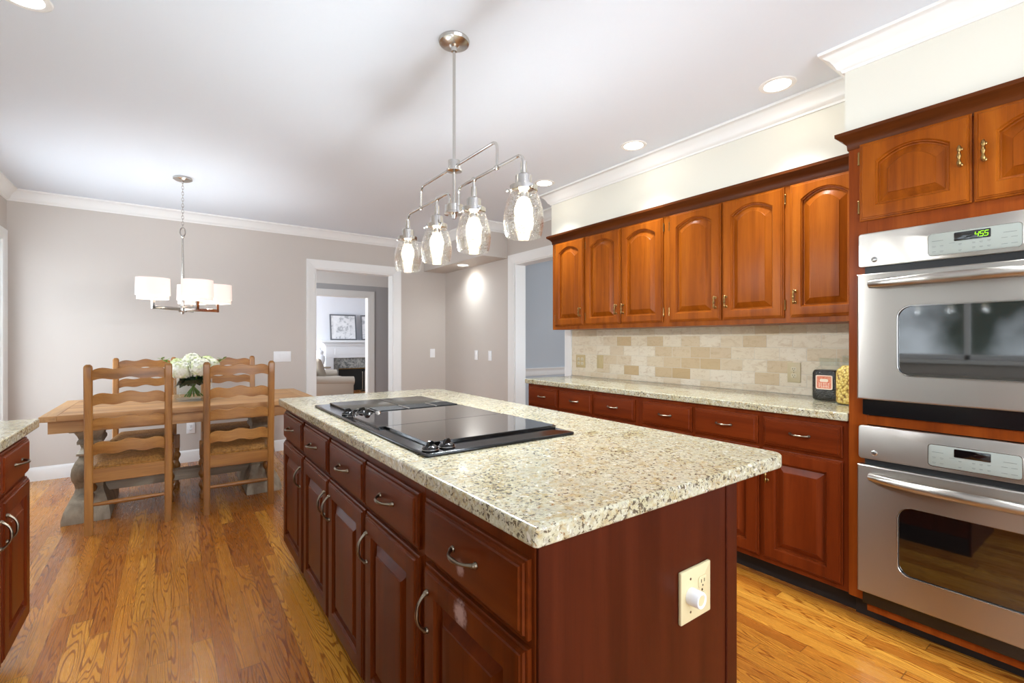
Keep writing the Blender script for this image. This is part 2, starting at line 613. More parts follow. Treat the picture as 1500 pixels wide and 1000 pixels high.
class Fr:
    """face frame: u to the viewer's right, v up, w out of the face"""
    def __init__(s, o, U, Wd):
        s.o, s.U, s.W = Vector(o), Vector(U), Vector(Wd)

    def __call__(s, u, v, w):
        return s.o + s.U * u + Vector((0, 0, v)) + s.W * w

    def M(s):
        m = Matrix.Identity(4)
        for i in range(3):
            m[i][0], m[i][1], m[i][2], m[i][3] = s.U[i], (0, 0, 1)[i], s.W[i], s.o[i]
        return m


def rect_loop(fr, x0, x1, y0, y1, w, rise=0., k=12):
    pts = []
    for i in range(k):
        pts.append((x0 + (x1 - x0) * i / k, y0))
    pts.append((x1, y0))
    for i in range(k + 1):
        t = i / k
        pts.append((x1 + (x0 - x1) * t, y1 + rise * (1 - (2 * t - 1) ** 2)))
    return [fr(a, b, w) for a, b in pts]


def slab_front(fr, u0, u1, v0, v1, t=.02):
    """drawer front with an ogee-moulded edge"""
    L = [rect_loop(fr, u0 + i, u1 - i, v0 + i, v1 - i, w) for i, w in
         ((0, 0), (0, t * .42), (.003, t * .50), (.007, t * .52), (.0085, t * .76), (.014, t * .80), (.0165, t * .98), (.020, t))]
    return G().loops(L)


def panel_door(fr, u0, u1, v0, v1, t=.02, fw=.058, rise=0., top=None):
    top = fw if top is None else top
    L = [rect_loop(fr, u0 + i, u1 - i, v0 + i, v1 - i, w) for i, w in
         ((0, 0), (0, t * .42), (.003, t * .50), (.006, t * .52), (.0075, t * .78), (.012, t * .82), (.014, t * .98), (.017, t))]
    a0, a1, b0, b1 = u0 + fw, u1 - fw, v0 + fw, v1 - top - rise

    def inn(i, w):
        return rect_loop(fr, a0 + i, a1 - i, b0 + i, b1 - i * (1.05 if rise else 1), w, rise)
    L += [inn(0, t), inn(.004, t * .66), inn(.007, t * .62), inn(.009, t * .16), inn(.014, t * .10), inn(.042, t * .78), inn(.044, t * .92), inn(.046, t * .94)]
    return G().loops(L)


def bow_pull(fr, u, v, vertical=False, s=.046, d=.024, r=.0037):
    """bow handle with round feet"""
    g = G()
    n = 14
    path, rad = [], []
    for i in range(n + 1):
        t = i / n
        a = (t - .5) * 2 * s
        h = d * (1 - abs(2 * t - 1) ** 2.6) + .004
        path.append(fr(u, v + a, h) if vertical else fr(u + a, v, h))
        rad.append(r * (1.0 + .45 * math.exp(-((t - .5) / .16) ** 2) + .5 * math.exp(-(min(t, 1 - t) / .07) ** 2)))
    g.tube(path, rad, 10)
    for sg in (-1, 1):
        c = fr(u, v + sg * s, 0) if vertical else fr(u + sg * s, v, 0)
        m = Matrix.Translation(c) @ Fr((0, 0, 0), fr.U, fr.W).M()
        g.lathe([(.0075, 0), (.0075, .003), (.0055, .006), (.0038, .010)], n=12, M=m)
    return g


def small_pull(fr, u, v, s=.030):
    """small vertical pull with a swollen middle and two posts"""
    g = G()
    n = 16
    path, rad = [], []
    for i in range(n + 1):
        t = i / n
        path.append(fr(u, v + (t - .5) * 2 * (s + .010), .020 + .004 * math.sin(PI * t)))
        rad.append(.0032 + .0042 * abs(math.sin(PI * t * 3)) * (1 if .05 < t < .95 else .4))
    g.tube(path, rad, 10)
    for sg in (-1, 1):
        m = Matrix.Translation(fr(u, v + sg * s, 0)) @ Fr((0, 0, 0), fr.U, fr.W).M()
        g.lathe([(.008, 0), (.008, .003), (.0045, .006), (.0038, .020)], n=10, M=m)
    return g


def hinge(fr, u, v):
    g = G()
    g.tube([fr(u, v - .022, .006), fr(u, v + .022, .006)], .004, 8)
    g.ball(fr(u, v - .025, .006), .005, u=8, v=6)
    g.ball(fr(u, v + .025, .006), .005, u=8, v=6)
    return g


# ================================================================== THE SHELL
def wall(name, axis, at, thick, a0, a1, z0, z1, holes, mat):
    """vertical slab on a plane, cut into strips round its openings"""
    g = G()
    cuts = sorted(set([a0, a1] + [h[0] for h in holes] + [h[1] for h in holes]))
    for p, q in zip(cuts, cuts[1:]):
        mid = (p + q) / 2
        spans = [(z0, z1)]
        for h in holes:
            if h[0] <= mid <= h[1]:
                ns = []
                for s0, s1 in spans:
                    if h[2] > s0:
                        ns.append((s0, min(h[2], s1)))
                    if h[3] < s1:
                        ns.append((max(h[3], s0), s1))
                spans = ns
        for s0, s1 in spans:
            if s1 - s0 < 1e-4:
                continue
            if axis == 'Y':
                g.box((p, at, s0), (q, at + thick, s1))
            else:
                g.box((at, p, s0), (at + thick, q, s1))
    bmesh.ops.remove_doubles(g.bm, verts=g.bm.verts, dist=1e-5)
    return struct(name, g, mat)


FX0, FX1, DZ = 1.377, 2.333, 2.095      # opening in the far wall
RY0, RY1 = 3.385, 4.215                 # opening in the right wall
struct('floor', G().box((XL - .2, YB - .2, -.05), (6.4, 13.2, 0)), floor_m)
struct('ceiling', G().box((XL - .2, YB - .2, ZC), (6.4, 13.2, ZC + .06)), ceil_paint)
wall('wall_far', 'Y', YF, .13, XL - .13, XR + .13, 0, ZC, [(FX0, FX1, 0, DZ)], wall_paint)
wall('wall_right', 'X', XR, .13, YB, YF, 0, ZC, [(RY0, RY1, 0, DZ)], wall_paint)
SW = (-.25, 1.75, 1.06, 2.14)           # sink window
TD = (4.2, 5.68, 0, 2.09)               # terrace door
wall('wall_left', 'X', XL - .13, .13, YB, YF, 0, ZC, [SW, TD], wall_paint)
BW = (-.6, 2.4, .5, 2.3)  # unseen rear window, added for the daylight it gives
wall('wall_back', 'Y', YB - .13, .13, XL - .13, XR + .13, 0, ZC, [BW], wall_paint)


def sweep(path, prof, closed=False):
    """mitred moulding; path in XY (room on the right-hand side), profile (out, z)"""
    P = [Vector(p) for p in path]
    L = []
    n = len(P)
    for i, p in enumerate(P):
        d0 = (P[i] - P[i - 1]).normalized() if i > 0 else None
        d1 = (P[i + 1] - P[i]).normalized() if i < n - 1 else None
        d0 = d0 or d1
        d1 = d1 or d0
        n0, n1 = Vector((d0.y, -d0.x)), Vector((d1.y, -d1.x))
        m = n0 + n1
        m = m / (m.dot(n0)) if abs(m.dot(n0)) > 1e-6 else n0
        L.append([Vector((p.x + m.x * o, p.y + m.y * o, z)) for o, z in prof])
    return G().loops(L)


CR = [(-.012, ZC - .098), (.008, ZC - .098), (.012, ZC - .088), (.024, ZC - .080), (.030, ZC - .066), (.046, ZC - .040),
      (.064, ZC - .026), (.070, ZC - .018), (.080, ZC - .014), (.082, ZC - .001), (-.012, ZC - .001)]
SX, TX = 2.765, 2.475        # front of the wall-cabinet soffit, front of the oven-tower soffit
SY0, SY1, TY = .845, 3.215, .845
struct('trim_1', sweep([(XR, YB), (XL, YB), (XL, YF), (SX, YF), (SX, 4.36), (XR, 4.36), (XR, SY1), (SX, SY1), (SX, TY), (TX, TY), (TX, -.06), (XR, -.06)], CR), trim_paint)
struct('wall_soffit_cabinets', G().box((SX, TY, 2.17), (XR, SY1, ZC)), soffit_paint)
struct('wall_soffit_tower', G().box((TX, -.05, 2.1705), (XR, TY, ZC)), soffit_paint)
struct('wall_soffit_corner', G().box((SX, 4.36, 2.175), (XR, YF, ZC)), wall_paint)

BP = [(-.005, .0), (.016, .0), (.016, .095), (.012, .108), (.006, .118), (.0, .122), (-.005, .122)]
struct('baseboard_far', sweep([(XL, YF), (FX0 - .1, YF)], BP), trim_paint)
struct('baseboard_corner', sweep([(FX1 + .1, YF), (XR, YF), (XR, RY1 + .12)], BP), trim_paint)
struct('baseboard_left', sweep([(XL, 2.82), (XL, TD[0] - .1)], BP), trim_paint)
struct('baseboard_left_end', sweep([(XL, TD[1] + .1), (XL, YF)], BP), trim_paint)


def casing(name, axis, at, out, a0, a1, zt, w, thick):
    """door casing on one face, plus the jamb lining through the wall"""
    g = G()
    pr = [(0, 0), (0, .010), (.012, .016), (w * .35, .013), (w * .62, .019), (w * .88, .024), (w, .024), (w, 0)]
    # inner path: up, across, down
    for side in (-1, 1):
        L = []
        for z in (0, 1):
            row = []
            for o, t in pr:
                a = (a0 - o) if side < 0 else (a1 + o)
                zz = 0 if z == 0 else zt + o
                row.append((a, at + out * t, zz) if axis == 'Y' else (at + out * t, a, zz))
            L.append([Vector(p) for p in row])
        g.loops(L)
    L = []
    for e in (0, 1):
        row = []
        for o, t in pr:
            a = (a0 - o) if e == 0 else (a1 + o)
            row.append((a, at + out * t, zt + o) if axis == 'Y' else (at + out * t, a, zt + o))
        L.append([Vector(p) for p in row])
    g.loops(L)
    d0, d1 = at, at - out * thick
    e = .012
    if axis == 'Y':
        g.box((a0, d0, 0), (a0 + e, d1, zt)).box((a1 - e, d0, 0), (a1, d1, zt)).box((a0 + e, d0, zt - e), (a1 - e, d1, zt))
    else:
        g.box((d0, a0, 0), (d1, a0 + e, zt)).box((d0, a1 - e, 0), (d1, a1, zt)).box((d0, a0 + e, zt - e), (d1, a1 - e, zt))
    return struct(name, g, trim_paint)


casing('trim_2', 'Y', YF, -1, FX0, FX1, DZ, .1, .14)
casing('trim_3', 'X', XR, -1, RY0, RY1, DZ, .1, .14)
casing('trim_4', 'X', XL, 1, TD[0], TD[1], TD[3], .09, .13)


def glazing(name, axis, at, out, a0, a1, z0, z1, nv, nh, fw=.05):
    """framed window with mullions; panes are a child"""
    g = G()

    def bx(p, q, s, t, dep=.02):
        if axis == 'Y':
            g.box((p, at - dep, s), (q, at + dep, t), .004, 1)
        else:
            g.box((at - dep, p, s), (at + dep, q, t), .004, 1)
    bx(a0, a0 + fw, z0, z1)
    bx(a1 - fw, a1, z0, z1)
    bx(a0, a1, z0, z0 + fw)
    bx(a0, a1, z1 - fw, z1)
    for i in range(1, nv):
        m = a0 + (a1 - a0) * i / nv
        bx(m - .022, m + .022, z0, z1)
    for i in range(1, nh):
        m = z0 + (z1 - z0) * i / nh
        bx(a0, a1, m - .012, m + .012, .012)
    o = struct(name, g, trim_paint)
    p = G()
    if axis == 'Y':
        p.box((a0 + .02, at - .003, z0 + .02), (a1 - .02, at + .003, z1 - .02))
    else:
        p.box((at - .003, a0 + .02, z0 + .02), (at + .003, a1 - .02, z1 - .02))
    obj('window_pane', p, pane_m, o)
    return o


glazing('window_1', 'X', XL - .07, 1, SW[0], SW[1], SW[2], SW[3], 3, 1)
glazing('door_1', 'X', XL - .07, 1, TD[0], TD[1], TD[2] + .005, TD[3], 2, 5, .09)
glazing('added_window', 'Y', YB - .07, 1, BW[0], BW[1], BW[2], BW[3], 3, 2)  # unseen, added as an opening for the rear daylight
g = G()
for q, w in ((SW[0], -1), (SW[1], 1)):
    g.box((XL, q, SW[2] - .03), (XL + .02, q + w * .09, SW[3] + .09), .004, 1)
g.box((XL, SW[0], SW[3]), (XL + .02, SW[1], SW[3] + .09), .004, 1)
g.box((XL - .05, SW[0] - .1, SW[2] - .04), (XL + .06, SW[1] + .1, SW[2]), .005, 1)
struct('trim_5', g, trim_paint)

# backsplash of travertine tiles
struct('wall_backsplash', G().box((XR - .010, .845, .915), (XR + .002, 3.285, 1.36)), tile)

# the hall and living room seen through the far doorway
HY = 8.8
wall('wall_hall_far', 'Y', HY, .13, .2, 5.2, 0, ZC, [(1.75, 3.02, 0, 2.06)], hall_dim_paint)
wall('wall_hall_right', 'X', 5.0, .1, YF + .13, HY, 0, ZC, [], hall_dim_paint)
wall('wall_hall_left', 'X', .1, .1, YF + .13, HY, 0, ZC, [], hall_dim_paint)
casing('trim_7', 'Y', HY, -1, 1.75, 3.02, 2.06, .11, .14)
struct('trim_8', sweep([(.2, HY), (5.0, HY), (5.0, YF + .13)], [(o, z - .12 if o > -1 else z) for o, z in [(-.012, ZC - .16), (.012, ZC - .16), (.03, ZC - .1), (.075, ZC - .03), (.095, ZC + .12), (-.012, ZC + .12)]]), trim_paint)
struct('baseboard_hall', sweep([(3.14, HY), (5.0, HY)], BP), trim_paint)
LY = 12.0
living_paint = painted('living_room_paint', (228, 230, 236), .6, .01)
wall('wall_living_far', 'Y', LY, .13, -.4, 6.2, 0, ZC, [], living_paint)
wall('wall_living_right', 'X', 6.1, .1, HY + .13, LY, 0, ZC, [], living_paint)
wall('wall_living_left', 'X', -.4, .1, HY + .13, LY, 0, ZC, [], living_paint)

# the dining room seen through the right doorway
blue_paint = painted('dining_room_paint', (190, 195, 200), .6, .01)
wall('wall_dining_far', 'Y', 4.82, .1, XR + .13, 6.2, 0, ZC, [], blue_paint)
wall('wall_dining_right', 'X', 6.1, .1, .8, 4.82, 0, ZC, [], blue_paint)
wall('wall_dining_near', 'Y', .8, .1, XR + .13, 6.2, 0, ZC, [], blue_paint)
struct('trim_9', sweep([(XR + .13, 4.82), (6.1, 4.82)], [(-.004, .785), (.008, .785), (.014, .80), (.010, .835), (.014, .855), (.030, .875), (.030, .885), (-.004, .885)]), trim_paint)
struct('baseboard_dining', sweep([(XR + .13, 4.82), (6.1, 4.82)], BP), trim_paint)


# ================================================================== CABINETS
def cabinet(name, label, fr, depth, u0, u1, v0, v1, fronts, mats, kick=True, group=None, origin=None, extra=None):
    """one cabinet unit. fronts: list of dicts(kind,u0,u1,v0,v1,hand,handle_v)"""
    mv, mh = mats
    org = fr((u0 + u1) / 2, 0, -depth / 2)
    org = Vector((org.x, org.y, 0 if kick else v0))
    t = thing(name, label, 'cabinet', org, 0, group)
    A, B = fr(u0, v0, -depth), fr(u1, v1, 0)
    obj('cabinet_body', G().box(A, B, .0015, 1), mv, t, org)
    if kick:
        A, B = fr(u0, 0, -depth), fr(u1, v0, -.075)
        obj('toe_kick', G().box(A, B), kick_m, t, org)
    for f in fronts:
        nm = f['kind']
        m = f.get('mat')
        if nm == 'drawer':
            o = obj('drawer', slab_front(fr, f['u0'], f['u1'], f['v0'], f['v1']), m or mh, t, org, angle=14)
            fo = Fr(fr(0, 0, .02), fr.U, fr.W)
            obj('handle', bow_pull(fo, (f['u0'] + f['u1']) / 2 + f.get('hu', 0), (f['v0'] + f['v1']) / 2 + .005, False, f.get('hs', .048)), f.get('hm', pewter), o, org)
        else:
            o = obj('door', panel_door(fr, f['u0'], f['u1'], f['v0'], f['v1'], rise=f.get('rise', 0), fw=f.get('fw', .058), top=f.get('top')), m or mv, t, org, angle=14)
            fo = Fr(fr(0, 0, .02), fr.U, fr.W)
            hu = f['u0'] + .03 if f['hand'] == 'L' else f['u1'] - .03
            if f.get('small'):
                obj('handle', small_pull(fo, hu, f['hv']), brass, o, org)
            else:
                obj('handle', bow_pull(fo, hu, f['hv'], True), f.get('hm', pewter), o, org)
            if f.get('hinges'):
                hq = f['u1'] + .004 if f['hand'] == 'L' else f['u0'] - .004
                for hz in (f['v0'] + .07, f['v1'] - .07):
                    obj('hinge', hinge(fr, hq, hz), brass, o, org)
    return t


# ---- island (front faces -X): u = -Y
IX = .523
fi = Fr((IX, 0, 0), (0, -1, 0), (-1, 0, 0))
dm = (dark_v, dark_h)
DV = dict(v0=.705, v1=.850)
OV = dict(v0=.125, v1=.690, hv=.585, fw=.062)


def D(ya, yb, **k):
    return dict(kind='drawer', u0=-ya, u1=-yb, **{**DV, **k})


def O(ya, yb, hand, **k):
    return dict(kind='door', u0=-ya, u1=-yb, hand=hand, **{**OV, **k})


cabinet('island_cabinet', 'long dark cherry run of four drawers and four doors below the cooktop', fi, .655, -2.885, -1.095, .10, .876,
        [D(2.86, 2.415), D(2.375, 1.960), D(1.930, 1.525), D(1.510, 1.115),
         O(2.86, 2.400, 'R'), O(2.375, 1.955, 'R'), O(1.945, 1.525, 'L'), O(1.510, 1.110, 'L')], dm)
wd = worn('worn_cherry_door', 'Z', [((-.347, .012, .652), .042, .8)])
wdr = worn('worn_cherry_drawer', 'Y', [((-.347, .012, .752), .028, .6)])
t = cabinet('island_cabinet', 'wide single-door end unit of the island with a worn spot on the door rail', fi, .655, -1.095, -.652, .10, .876,
            [D(1.075, .662, mat=wdr), O(1.075, .662, 'L', mat=wd)], dm)
org = Vector(t.location)
obj('corner_post', G().box((IX + .607, .641, .0), (IX + .655, .6525, .876), .002, 1), end_v, t, org)
obj('end_panel', G().box((IX + .002, .645, .0), (IX + .607, .6525, .876), .001, 1), end_v, t, org)


def worktop(name, label, poly, z0=.876, z1=.914, bev=.006):
    c = (sum(p[0] for p in poly) / len(poly), sum(p[1] for p in poly) / len(poly), z0)
    o = obj(name, G().prism(poly, z0, z1, bev, seg=4), granite, None, c, angle=9)
    # granite pattern in room coordinates is kept through the object's own origin
    return tagit(o, label, 'worktop')


def corner(cx, cy, r, a0, k=8):
    return [(cx + r * math.cos(R(a0 + 90 * i / k)), cy + r * math.sin(R(a0 + 90 * i / k))) for i in range(k + 1)]


x0, x1, y0, y1 = .490, 1.482, .638, 2.93
worktop('island_worktop', 'large cream speckled granite slab on the island, holding the cooktop',
        corner(1.448 - .045, y0 + .045, .045, 270) + corner(x1 - .10, y1 - .10, .10, 0) + corner(x0 + .02, y1 - .02, .02, 90) + corner(.512 + .012, y0 + .012, .012, 180))

# ---- base run on the right (faces -X)
BX = 2.488
fb = Fr((BX, 0, 0), (0, -1, 0), (-1, 0, 0))
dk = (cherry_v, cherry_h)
bk = (shaded_v, shaded_h)
hb = dict(hs=.042, hm=pewter)
cabinet('base_cabinet', 'red cherry base unit beside the right-hand doorway, three drawers wide', fb, .60, -3.195, -2.012, .10, .876,
        [D(3.175, 2.812, **hb), D(2.790, 2.434, **hb), D(2.414, 2.042, **hb),
         O(3.175, 2.812, 'R'), O(2.790, 2.434, 'R'), O(2.414, 2.042, 'L')], bk)
cabinet('base_cabinet', 'red cherry base unit beside the oven tower, three drawers wide', fb, .60, -2.012, -.832, .10, .876,
        [D(1.983, 1.622, **hb), D(1.602, 1.239, **hb), D(1.211, .856, **hb),
         O(1.983, 1.622, 'R'), O(1.602, 1.232, 'R'), O(1.214, .854, 'L', small=True, hv=.56)], bk)
worktop('side_worktop', 'long narrow granite counter along the tiled backsplash',
        [(2.466, .833), (XR - .0101, .833), (XR - .0101, 3.235), (2.49, 3.235), (2.474, 3.227), (2.466, 3.21)])

# ---- wall cabinets
UX = 2.762
fu = Fr((UX, 0, 0), (0, -1, 0), (-1, 0, 0))
U_ = dict(v0=1.368, v1=2.092, hv=1.478, rise=.046, fw=.056, top=.046, small=True, hinges=True)


def UD(ya, yb, hand):
    return dict(kind='door', u0=-ya, u1=-yb, hand=hand, **U_)


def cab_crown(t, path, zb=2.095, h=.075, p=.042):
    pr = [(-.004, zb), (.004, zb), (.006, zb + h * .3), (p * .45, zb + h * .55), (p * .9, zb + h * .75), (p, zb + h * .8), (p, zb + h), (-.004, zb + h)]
    return obj('crown_molding', sweep(path, pr), crown_shaded_h, t, Vector(t.location))


t = cabinet('upper_cabinet', 'arched cherry wall cabinet of three doors next to the right-hand doorway', fu, .327, -3.195, -2.0, 1.338, 2.17,
            [UD(3.150, 2.795, 'R'), UD(2.775, 2.405, 'R'), UD(2.397, 2.025, 'L')], dk, kick=False)
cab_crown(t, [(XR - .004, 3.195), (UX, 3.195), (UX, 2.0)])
t = cabinet('upper_cabinet', 'arched cherry wall cabinet of three doors next to the oven tower', fu, .327, -2.0, -.832, 1.338, 2.17,
            [UD(1.972, 1.600, 'R'), UD(1.590, 1.231, 'L'), UD(1.199, .862, 'L')], dk, kick=False)
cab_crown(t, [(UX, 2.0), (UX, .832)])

# ---- oven tower (faces -X)
fo = Fr((TX, 0, 0), (0, -1, 0), (-1, 0, 0))
TW0, TW1 = .83, -.03
t = thing('oven_tower', 'tall cherry cabinet housing the two steel ovens', 'cabinet', (2.78, .4, 0))
org = Vector(t.location)
OY0, OY1 = .760, .040       # niche
g = G()
g.box((TX, OY0, .098), (XR - .002, TW0, 2.17), .0015, 1)
g.box((TX, TW1, .098), (XR - .002, OY1, 2.17), .0015, 1)
g.box((TX, OY1, .06), (XR - .002, OY0, .092))
g.box((TX, OY1, .915), (XR - .002, OY0, .875))
g.box((TX, OY1, 1.71), (XR - .002, OY0, 2.17))
g.box((XR - .03, OY1, .09), (XR - .002, OY0, 1.71))
obj('cabinet_body', g, tower_shaded_v, t, org)
obj('toe_kick', G().box((TX + .07, TW1 + .01, 0), (XR - .002, TW0 - .005, .098)), kick_m, t, org)
for ya, yb, hand in ((.786, .4255, 'R'), (.4195, .060, 'L')):
    d = obj('door', panel_door(fo, -ya, -yb, 1.765, 2.105, rise=.045, top=.045, fw=.06), cherry_v, t, org, angle=14)
    fq = Fr(fo(0, 0, .02), fo.U, fo.W)
    obj('handle', small_pull(fq, -yb - .03 if hand == 'R' else -ya + .03, 1.945), brass, d, org)
    hq = -ya - .004 if hand == 'R' else -yb + .004
    for hz in (1.83, 2.045):
        obj('hinge', hinge(fo, hq, hz), brass, d, org)
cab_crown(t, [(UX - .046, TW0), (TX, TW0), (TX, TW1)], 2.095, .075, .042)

# ---- counter run on the left (faces +X): u = +Y
LX = -.485
fl = Fr((LX, 0, 0), (0, 1, 0), (1, 0, 0))
hl = dict(hm=pewter)
cabinet('base_cabinet', 'cherry base unit at the left edge under the near-left counter end', fl, .655, 1.55, 2.735, .10, .876,
        [dict(kind='drawer', u0=2.335, u1=2.715, hu=0, **DV, **hl), dict(kind='drawer', u0=1.93, u1=2.315, **DV, **hl), dict(kind='drawer', u0=1.57, u1=1.91, **DV, **hl),
         dict(kind='door', u0=2.335, u1=2.715, hand='L', **OV, **hl), dict(kind='door', u0=1.93, u1=2.315, hand='R', **OV, **hl), dict(kind='door', u0=1.57, u1=1.91, hand='L', **OV, **hl)], bk)
worktop('sink_worktop', 'granite counter end at the left edge in front of the dining table',
        [(XL + .001, .3), (-.448, .3), (-.448, 2.765), (-.453, 2.772), (-.46, 2.775), (XL + .001, 2.775)])
cabinet('base_cabinet', 'cherry base unit under the near-left counter, outside the picture edge', fl, .655, .3, 1.55, .10, .876,
        [dict(kind='door', u0=.95, u1=1.53, hand='L', v0=.125, v1=.85, hv=.7, hm=pewter), dict(kind='door', u0=.33, u1=.93, hand='R', v0=.125, v1=.85, hv=.7, hm=pewter)], bk)


# ================================================================== OVENS
def text_geo(body, size, fr, u, v, w, depth=.0006):
    cu = bpy.data.curves.new('lettering', 'FONT')
    cu.body = body
    cu.size = size
    cu.extrude = depth
    cu.align_x = 'CENTER'
    cu.align_y = 'CENTER'
    o = bpy.data.objects.new('lettering', cu)
    C.objects.link(o)
    bpy.context.view_layer.update()
    me = bpy.data.meshes.new_from_object(o.evaluated_get(bpy.context.evaluated_depsgraph_get()))
    bpy.data.objects.remove(o)
    M = Fr(fr(u, v, w), fr.U, fr.W).M()
    me.transform(M)
    g = G()
    g.bm.from_mesh(me)
    bpy.data.meshes.remove(me)
    return g


SEG = {'4': 'bcfg', '5': 'acdfg', '0': 'abcdef'}


def seven(g, ch, fr, u, v, w, h):
    """slanted seven-segment digit"""
    b, s = h * .52, h * .075
    half = h / 2

    def bar(u0, v0, u1, v1):
        sl = .18
        P = []
        dx, dy = u1 - u0, v1 - v0
        L_ = math.hypot(dx, dy)
        nx, ny = -dy / L_ * s * .6, dx / L_ * s * .6
        for a, c in ((u0 - nx, v0 - ny), (u1 - nx, v1 - ny), (u1 + nx, v1 + ny), (u0 + nx, v0 + ny)):
            P.append((u + a + c * sl, v + c))
        g.loops([[fr(a, c, w) for a, c in P], [fr(a, c, w + .0006) for a, c in P]])
    e = s * .45
    pos = dict(a=(e, half, b - e, half), d=(e, -half, b - e, -half), g=(e, 0, b - e, 0), f=(0, e, 0, half - e), e=(0, -half + e, 0, -e),
               b=(b, e, b, half - e), c=(b, -half + e, b, -e))
    for k in SEG[ch]:
        bar(*pos[k])


def oven(label, zp1, zp0, zd1, zd0, zb, wz0, wz1, clock):
    """zp: control panel, zd: door, zb: bottom of the vent, wz: window"""
    c = .40
    w0, w1 = .785, .018
    F = Fr((TX, 0, 0), (0, -1, 0), (-1, 0, 0))
    t = thing('built_in_oven', label, 'oven', (2.7, c, zb))
    org = Vector(t.location)
    # body in the niche
    obj('oven_body', G().box((TX - .004, OY0 - .004, zb + .002), (XR - .06, OY1 + .004, zp1 - .012), .002, 1), black_mat, t, org)

    # control panel: steel fascia, top corners rounded, leaning very slightly
    poly = rrect(-w0, -w1, zp0, zp1, .012, 4)
    MF = F.M()
    p = obj('control_panel', G().prism(poly, .004, .026, .003, M=MF), steel, t, org)
    kz0, kz1 = zp0 + (zp1 - zp0) * .12, zp0 + (zp1 - zp0) * .70
    k = obj('keypad', G().prism(rrect(-.548, -.292, kz0, kz1, .012, 5), .026, .0285, .001, M=MF), keypad_grey, p, org)
    g = G().tube([F(a, b, .0275) for a, b in rrect(-.5495, -.2905, kz0 - .0015, kz1 + .0015, .013, 5)] + [F(-.2905, kz1 - .0115, .0275)], .0013, 6)
    obj('keypad_rim', g, nickel_b, p, org)
    kh = kz1 - kz0
    dz0, dz1 = kz0 + kh * .55, kz0 + kh * .93
    obj('display', G().prism(rrect(-.472, -.371, dz0, dz1, .003, 3), .0285, .030, .0005, M=MF), black_glass, p, org)
    if clock:
        g = G()
        h = (dz1 - dz0) * .58
        for i, ch in enumerate('455'):
            seven(g, ch, F, -.4125 + i * .0125 - (.001 if i == 0 else 0), (dz0 + dz1) / 2, .030, h)
        for dv in (-.22, .22):
            q = F(-.4035, (dz0 + dz1) / 2 + h * dv, .0302)
            g.ball(q, .0007, u=6, v=4)
        obj('clock_digits', g, led_m, p, org, label='green clock digits reading 4:55')
    g = G()

    def mark(u, v, wd, hg):
        M = F.M()
        g.prism([(u - wd / 2, v - hg / 2), (u + wd / 2, v - hg / 2), (u + wd / 2, v + hg / 2), (u - wd / 2, v + hg / 2)], .0285, .0288, M=M)
    for u, wd in ((-.520, .034), (-.322, .034)):
        mark(u, kz0 + kh * .66, wd, .0016)
    mark(-.478, kz0 + kh * .48, .016, .0012)
    for u in (-.531, -.508):
        for q in (.42, .17):
            mark(u, kz0 + kh * q, .011, .0014)
            mark(u, kz0 + kh * q - .0045, .009, .0008)
    for u in (-.336, -.311):
        for q in (.44, .17):
            mark(u, kz0 + kh * q, .016, .0014)
    for u, q in ((-.455, .40), (-.417, .40), (-.397, .40), (-.376, .42), (-.455, .12), (-.417, .18), (-.397, .18), (-.376, .18)):
        mark(u, kz0 + kh * q, .009, .0018)
        mark(u, kz0 + kh * q - .004, .007, .0008)
    obj('key_legends', g, ink, k, org)
    # round maker's badge
    bu, bz = -.727, zp0 + (zp1 - zp0) * .16 + .006
    MB_ = Matrix.Translation(F(bu, bz, .026)) @ Fr((0, 0, 0), F.U, F.W).M()
    b = obj('badge', G().lathe([(.0115, 0), (.0115, .0015), (.010, .0025), (.0, .0028)], n=24, M=MB_), nickel, p, org)
    g = G()
    ring = [F(bu + .0088 * math.cos(a), bz + .0088 * math.sin(a), .0288) for a in [2 * PI * i / 24 for i in range(25)]]
    g.tube(ring, .0006, 6)
    for s_ in (0, PI / 2, PI, 3 * PI / 2):
        g.tube([F(bu + (.0088 - .0026 * q) * math.cos(s_ + q * .5), bz + (.0088 - .0026 * q) * math.sin(s_ + q * .5), .0288) for q in [i / 6 for i in range(7)]], .0006, 5)
    for ch, du in (('G', -.0026), ('E', .0030)):
        tg = text_geo(ch, .0095, F, bu + du, bz - .0003, .0288, .0003)
        me = tg.mesh('tmp_letter', recalc=False)
        g.bm.from_mesh(me)
        bpy.data.meshes.remove(me)
    obj('badge_emblem', g, ink, b, org)

    # vent gap
    obj('vent_strip', G().box((TX - .012, w0 - .02, zd1), (TX + .0, w1 + .02, zp0), 0), black_mat, t, org)
    obj('bottom_vent', G().box((TX - .016, w0 - .012, zb), (TX + .002, w1 + .012, zd0 + .004), .002, 1), black_gloss, t, org)
    # door with rounded window cut out
    outer = [(-w0, zd0), (-w1, zd0), (-w1, zd1), (-w0, zd1)]
    K = 8
    u0, u1 = -.643, -.157
    r = .045

    def win(i, w):
        a0, a1, b0, b1, rr = u0 + i, u1 - i, wz0 + i, wz1 - i, r - i * .5
        P = []
        for cx, cy, s0 in ((a1 - rr, b1 - rr, 0), (a0 + rr, b1 - rr, 90), (a0 + rr, b0 + rr, 180), (a1 - rr, b0 + rr, 270)):
            for q in range(K + 1):
                an = R(s0 + 90 * q / K)
                P.append((cx + rr * math.cos(an), cy + rr * math.sin(an)))
        # slight upward bow of the top edge
        P = [(a, b + (.012 * (1 - ((a + .4) / .243) ** 2) if b > (b0 + b1) / 2 else 0)) for a, b in P]
        return [F(a, b, w) for a, b in P]

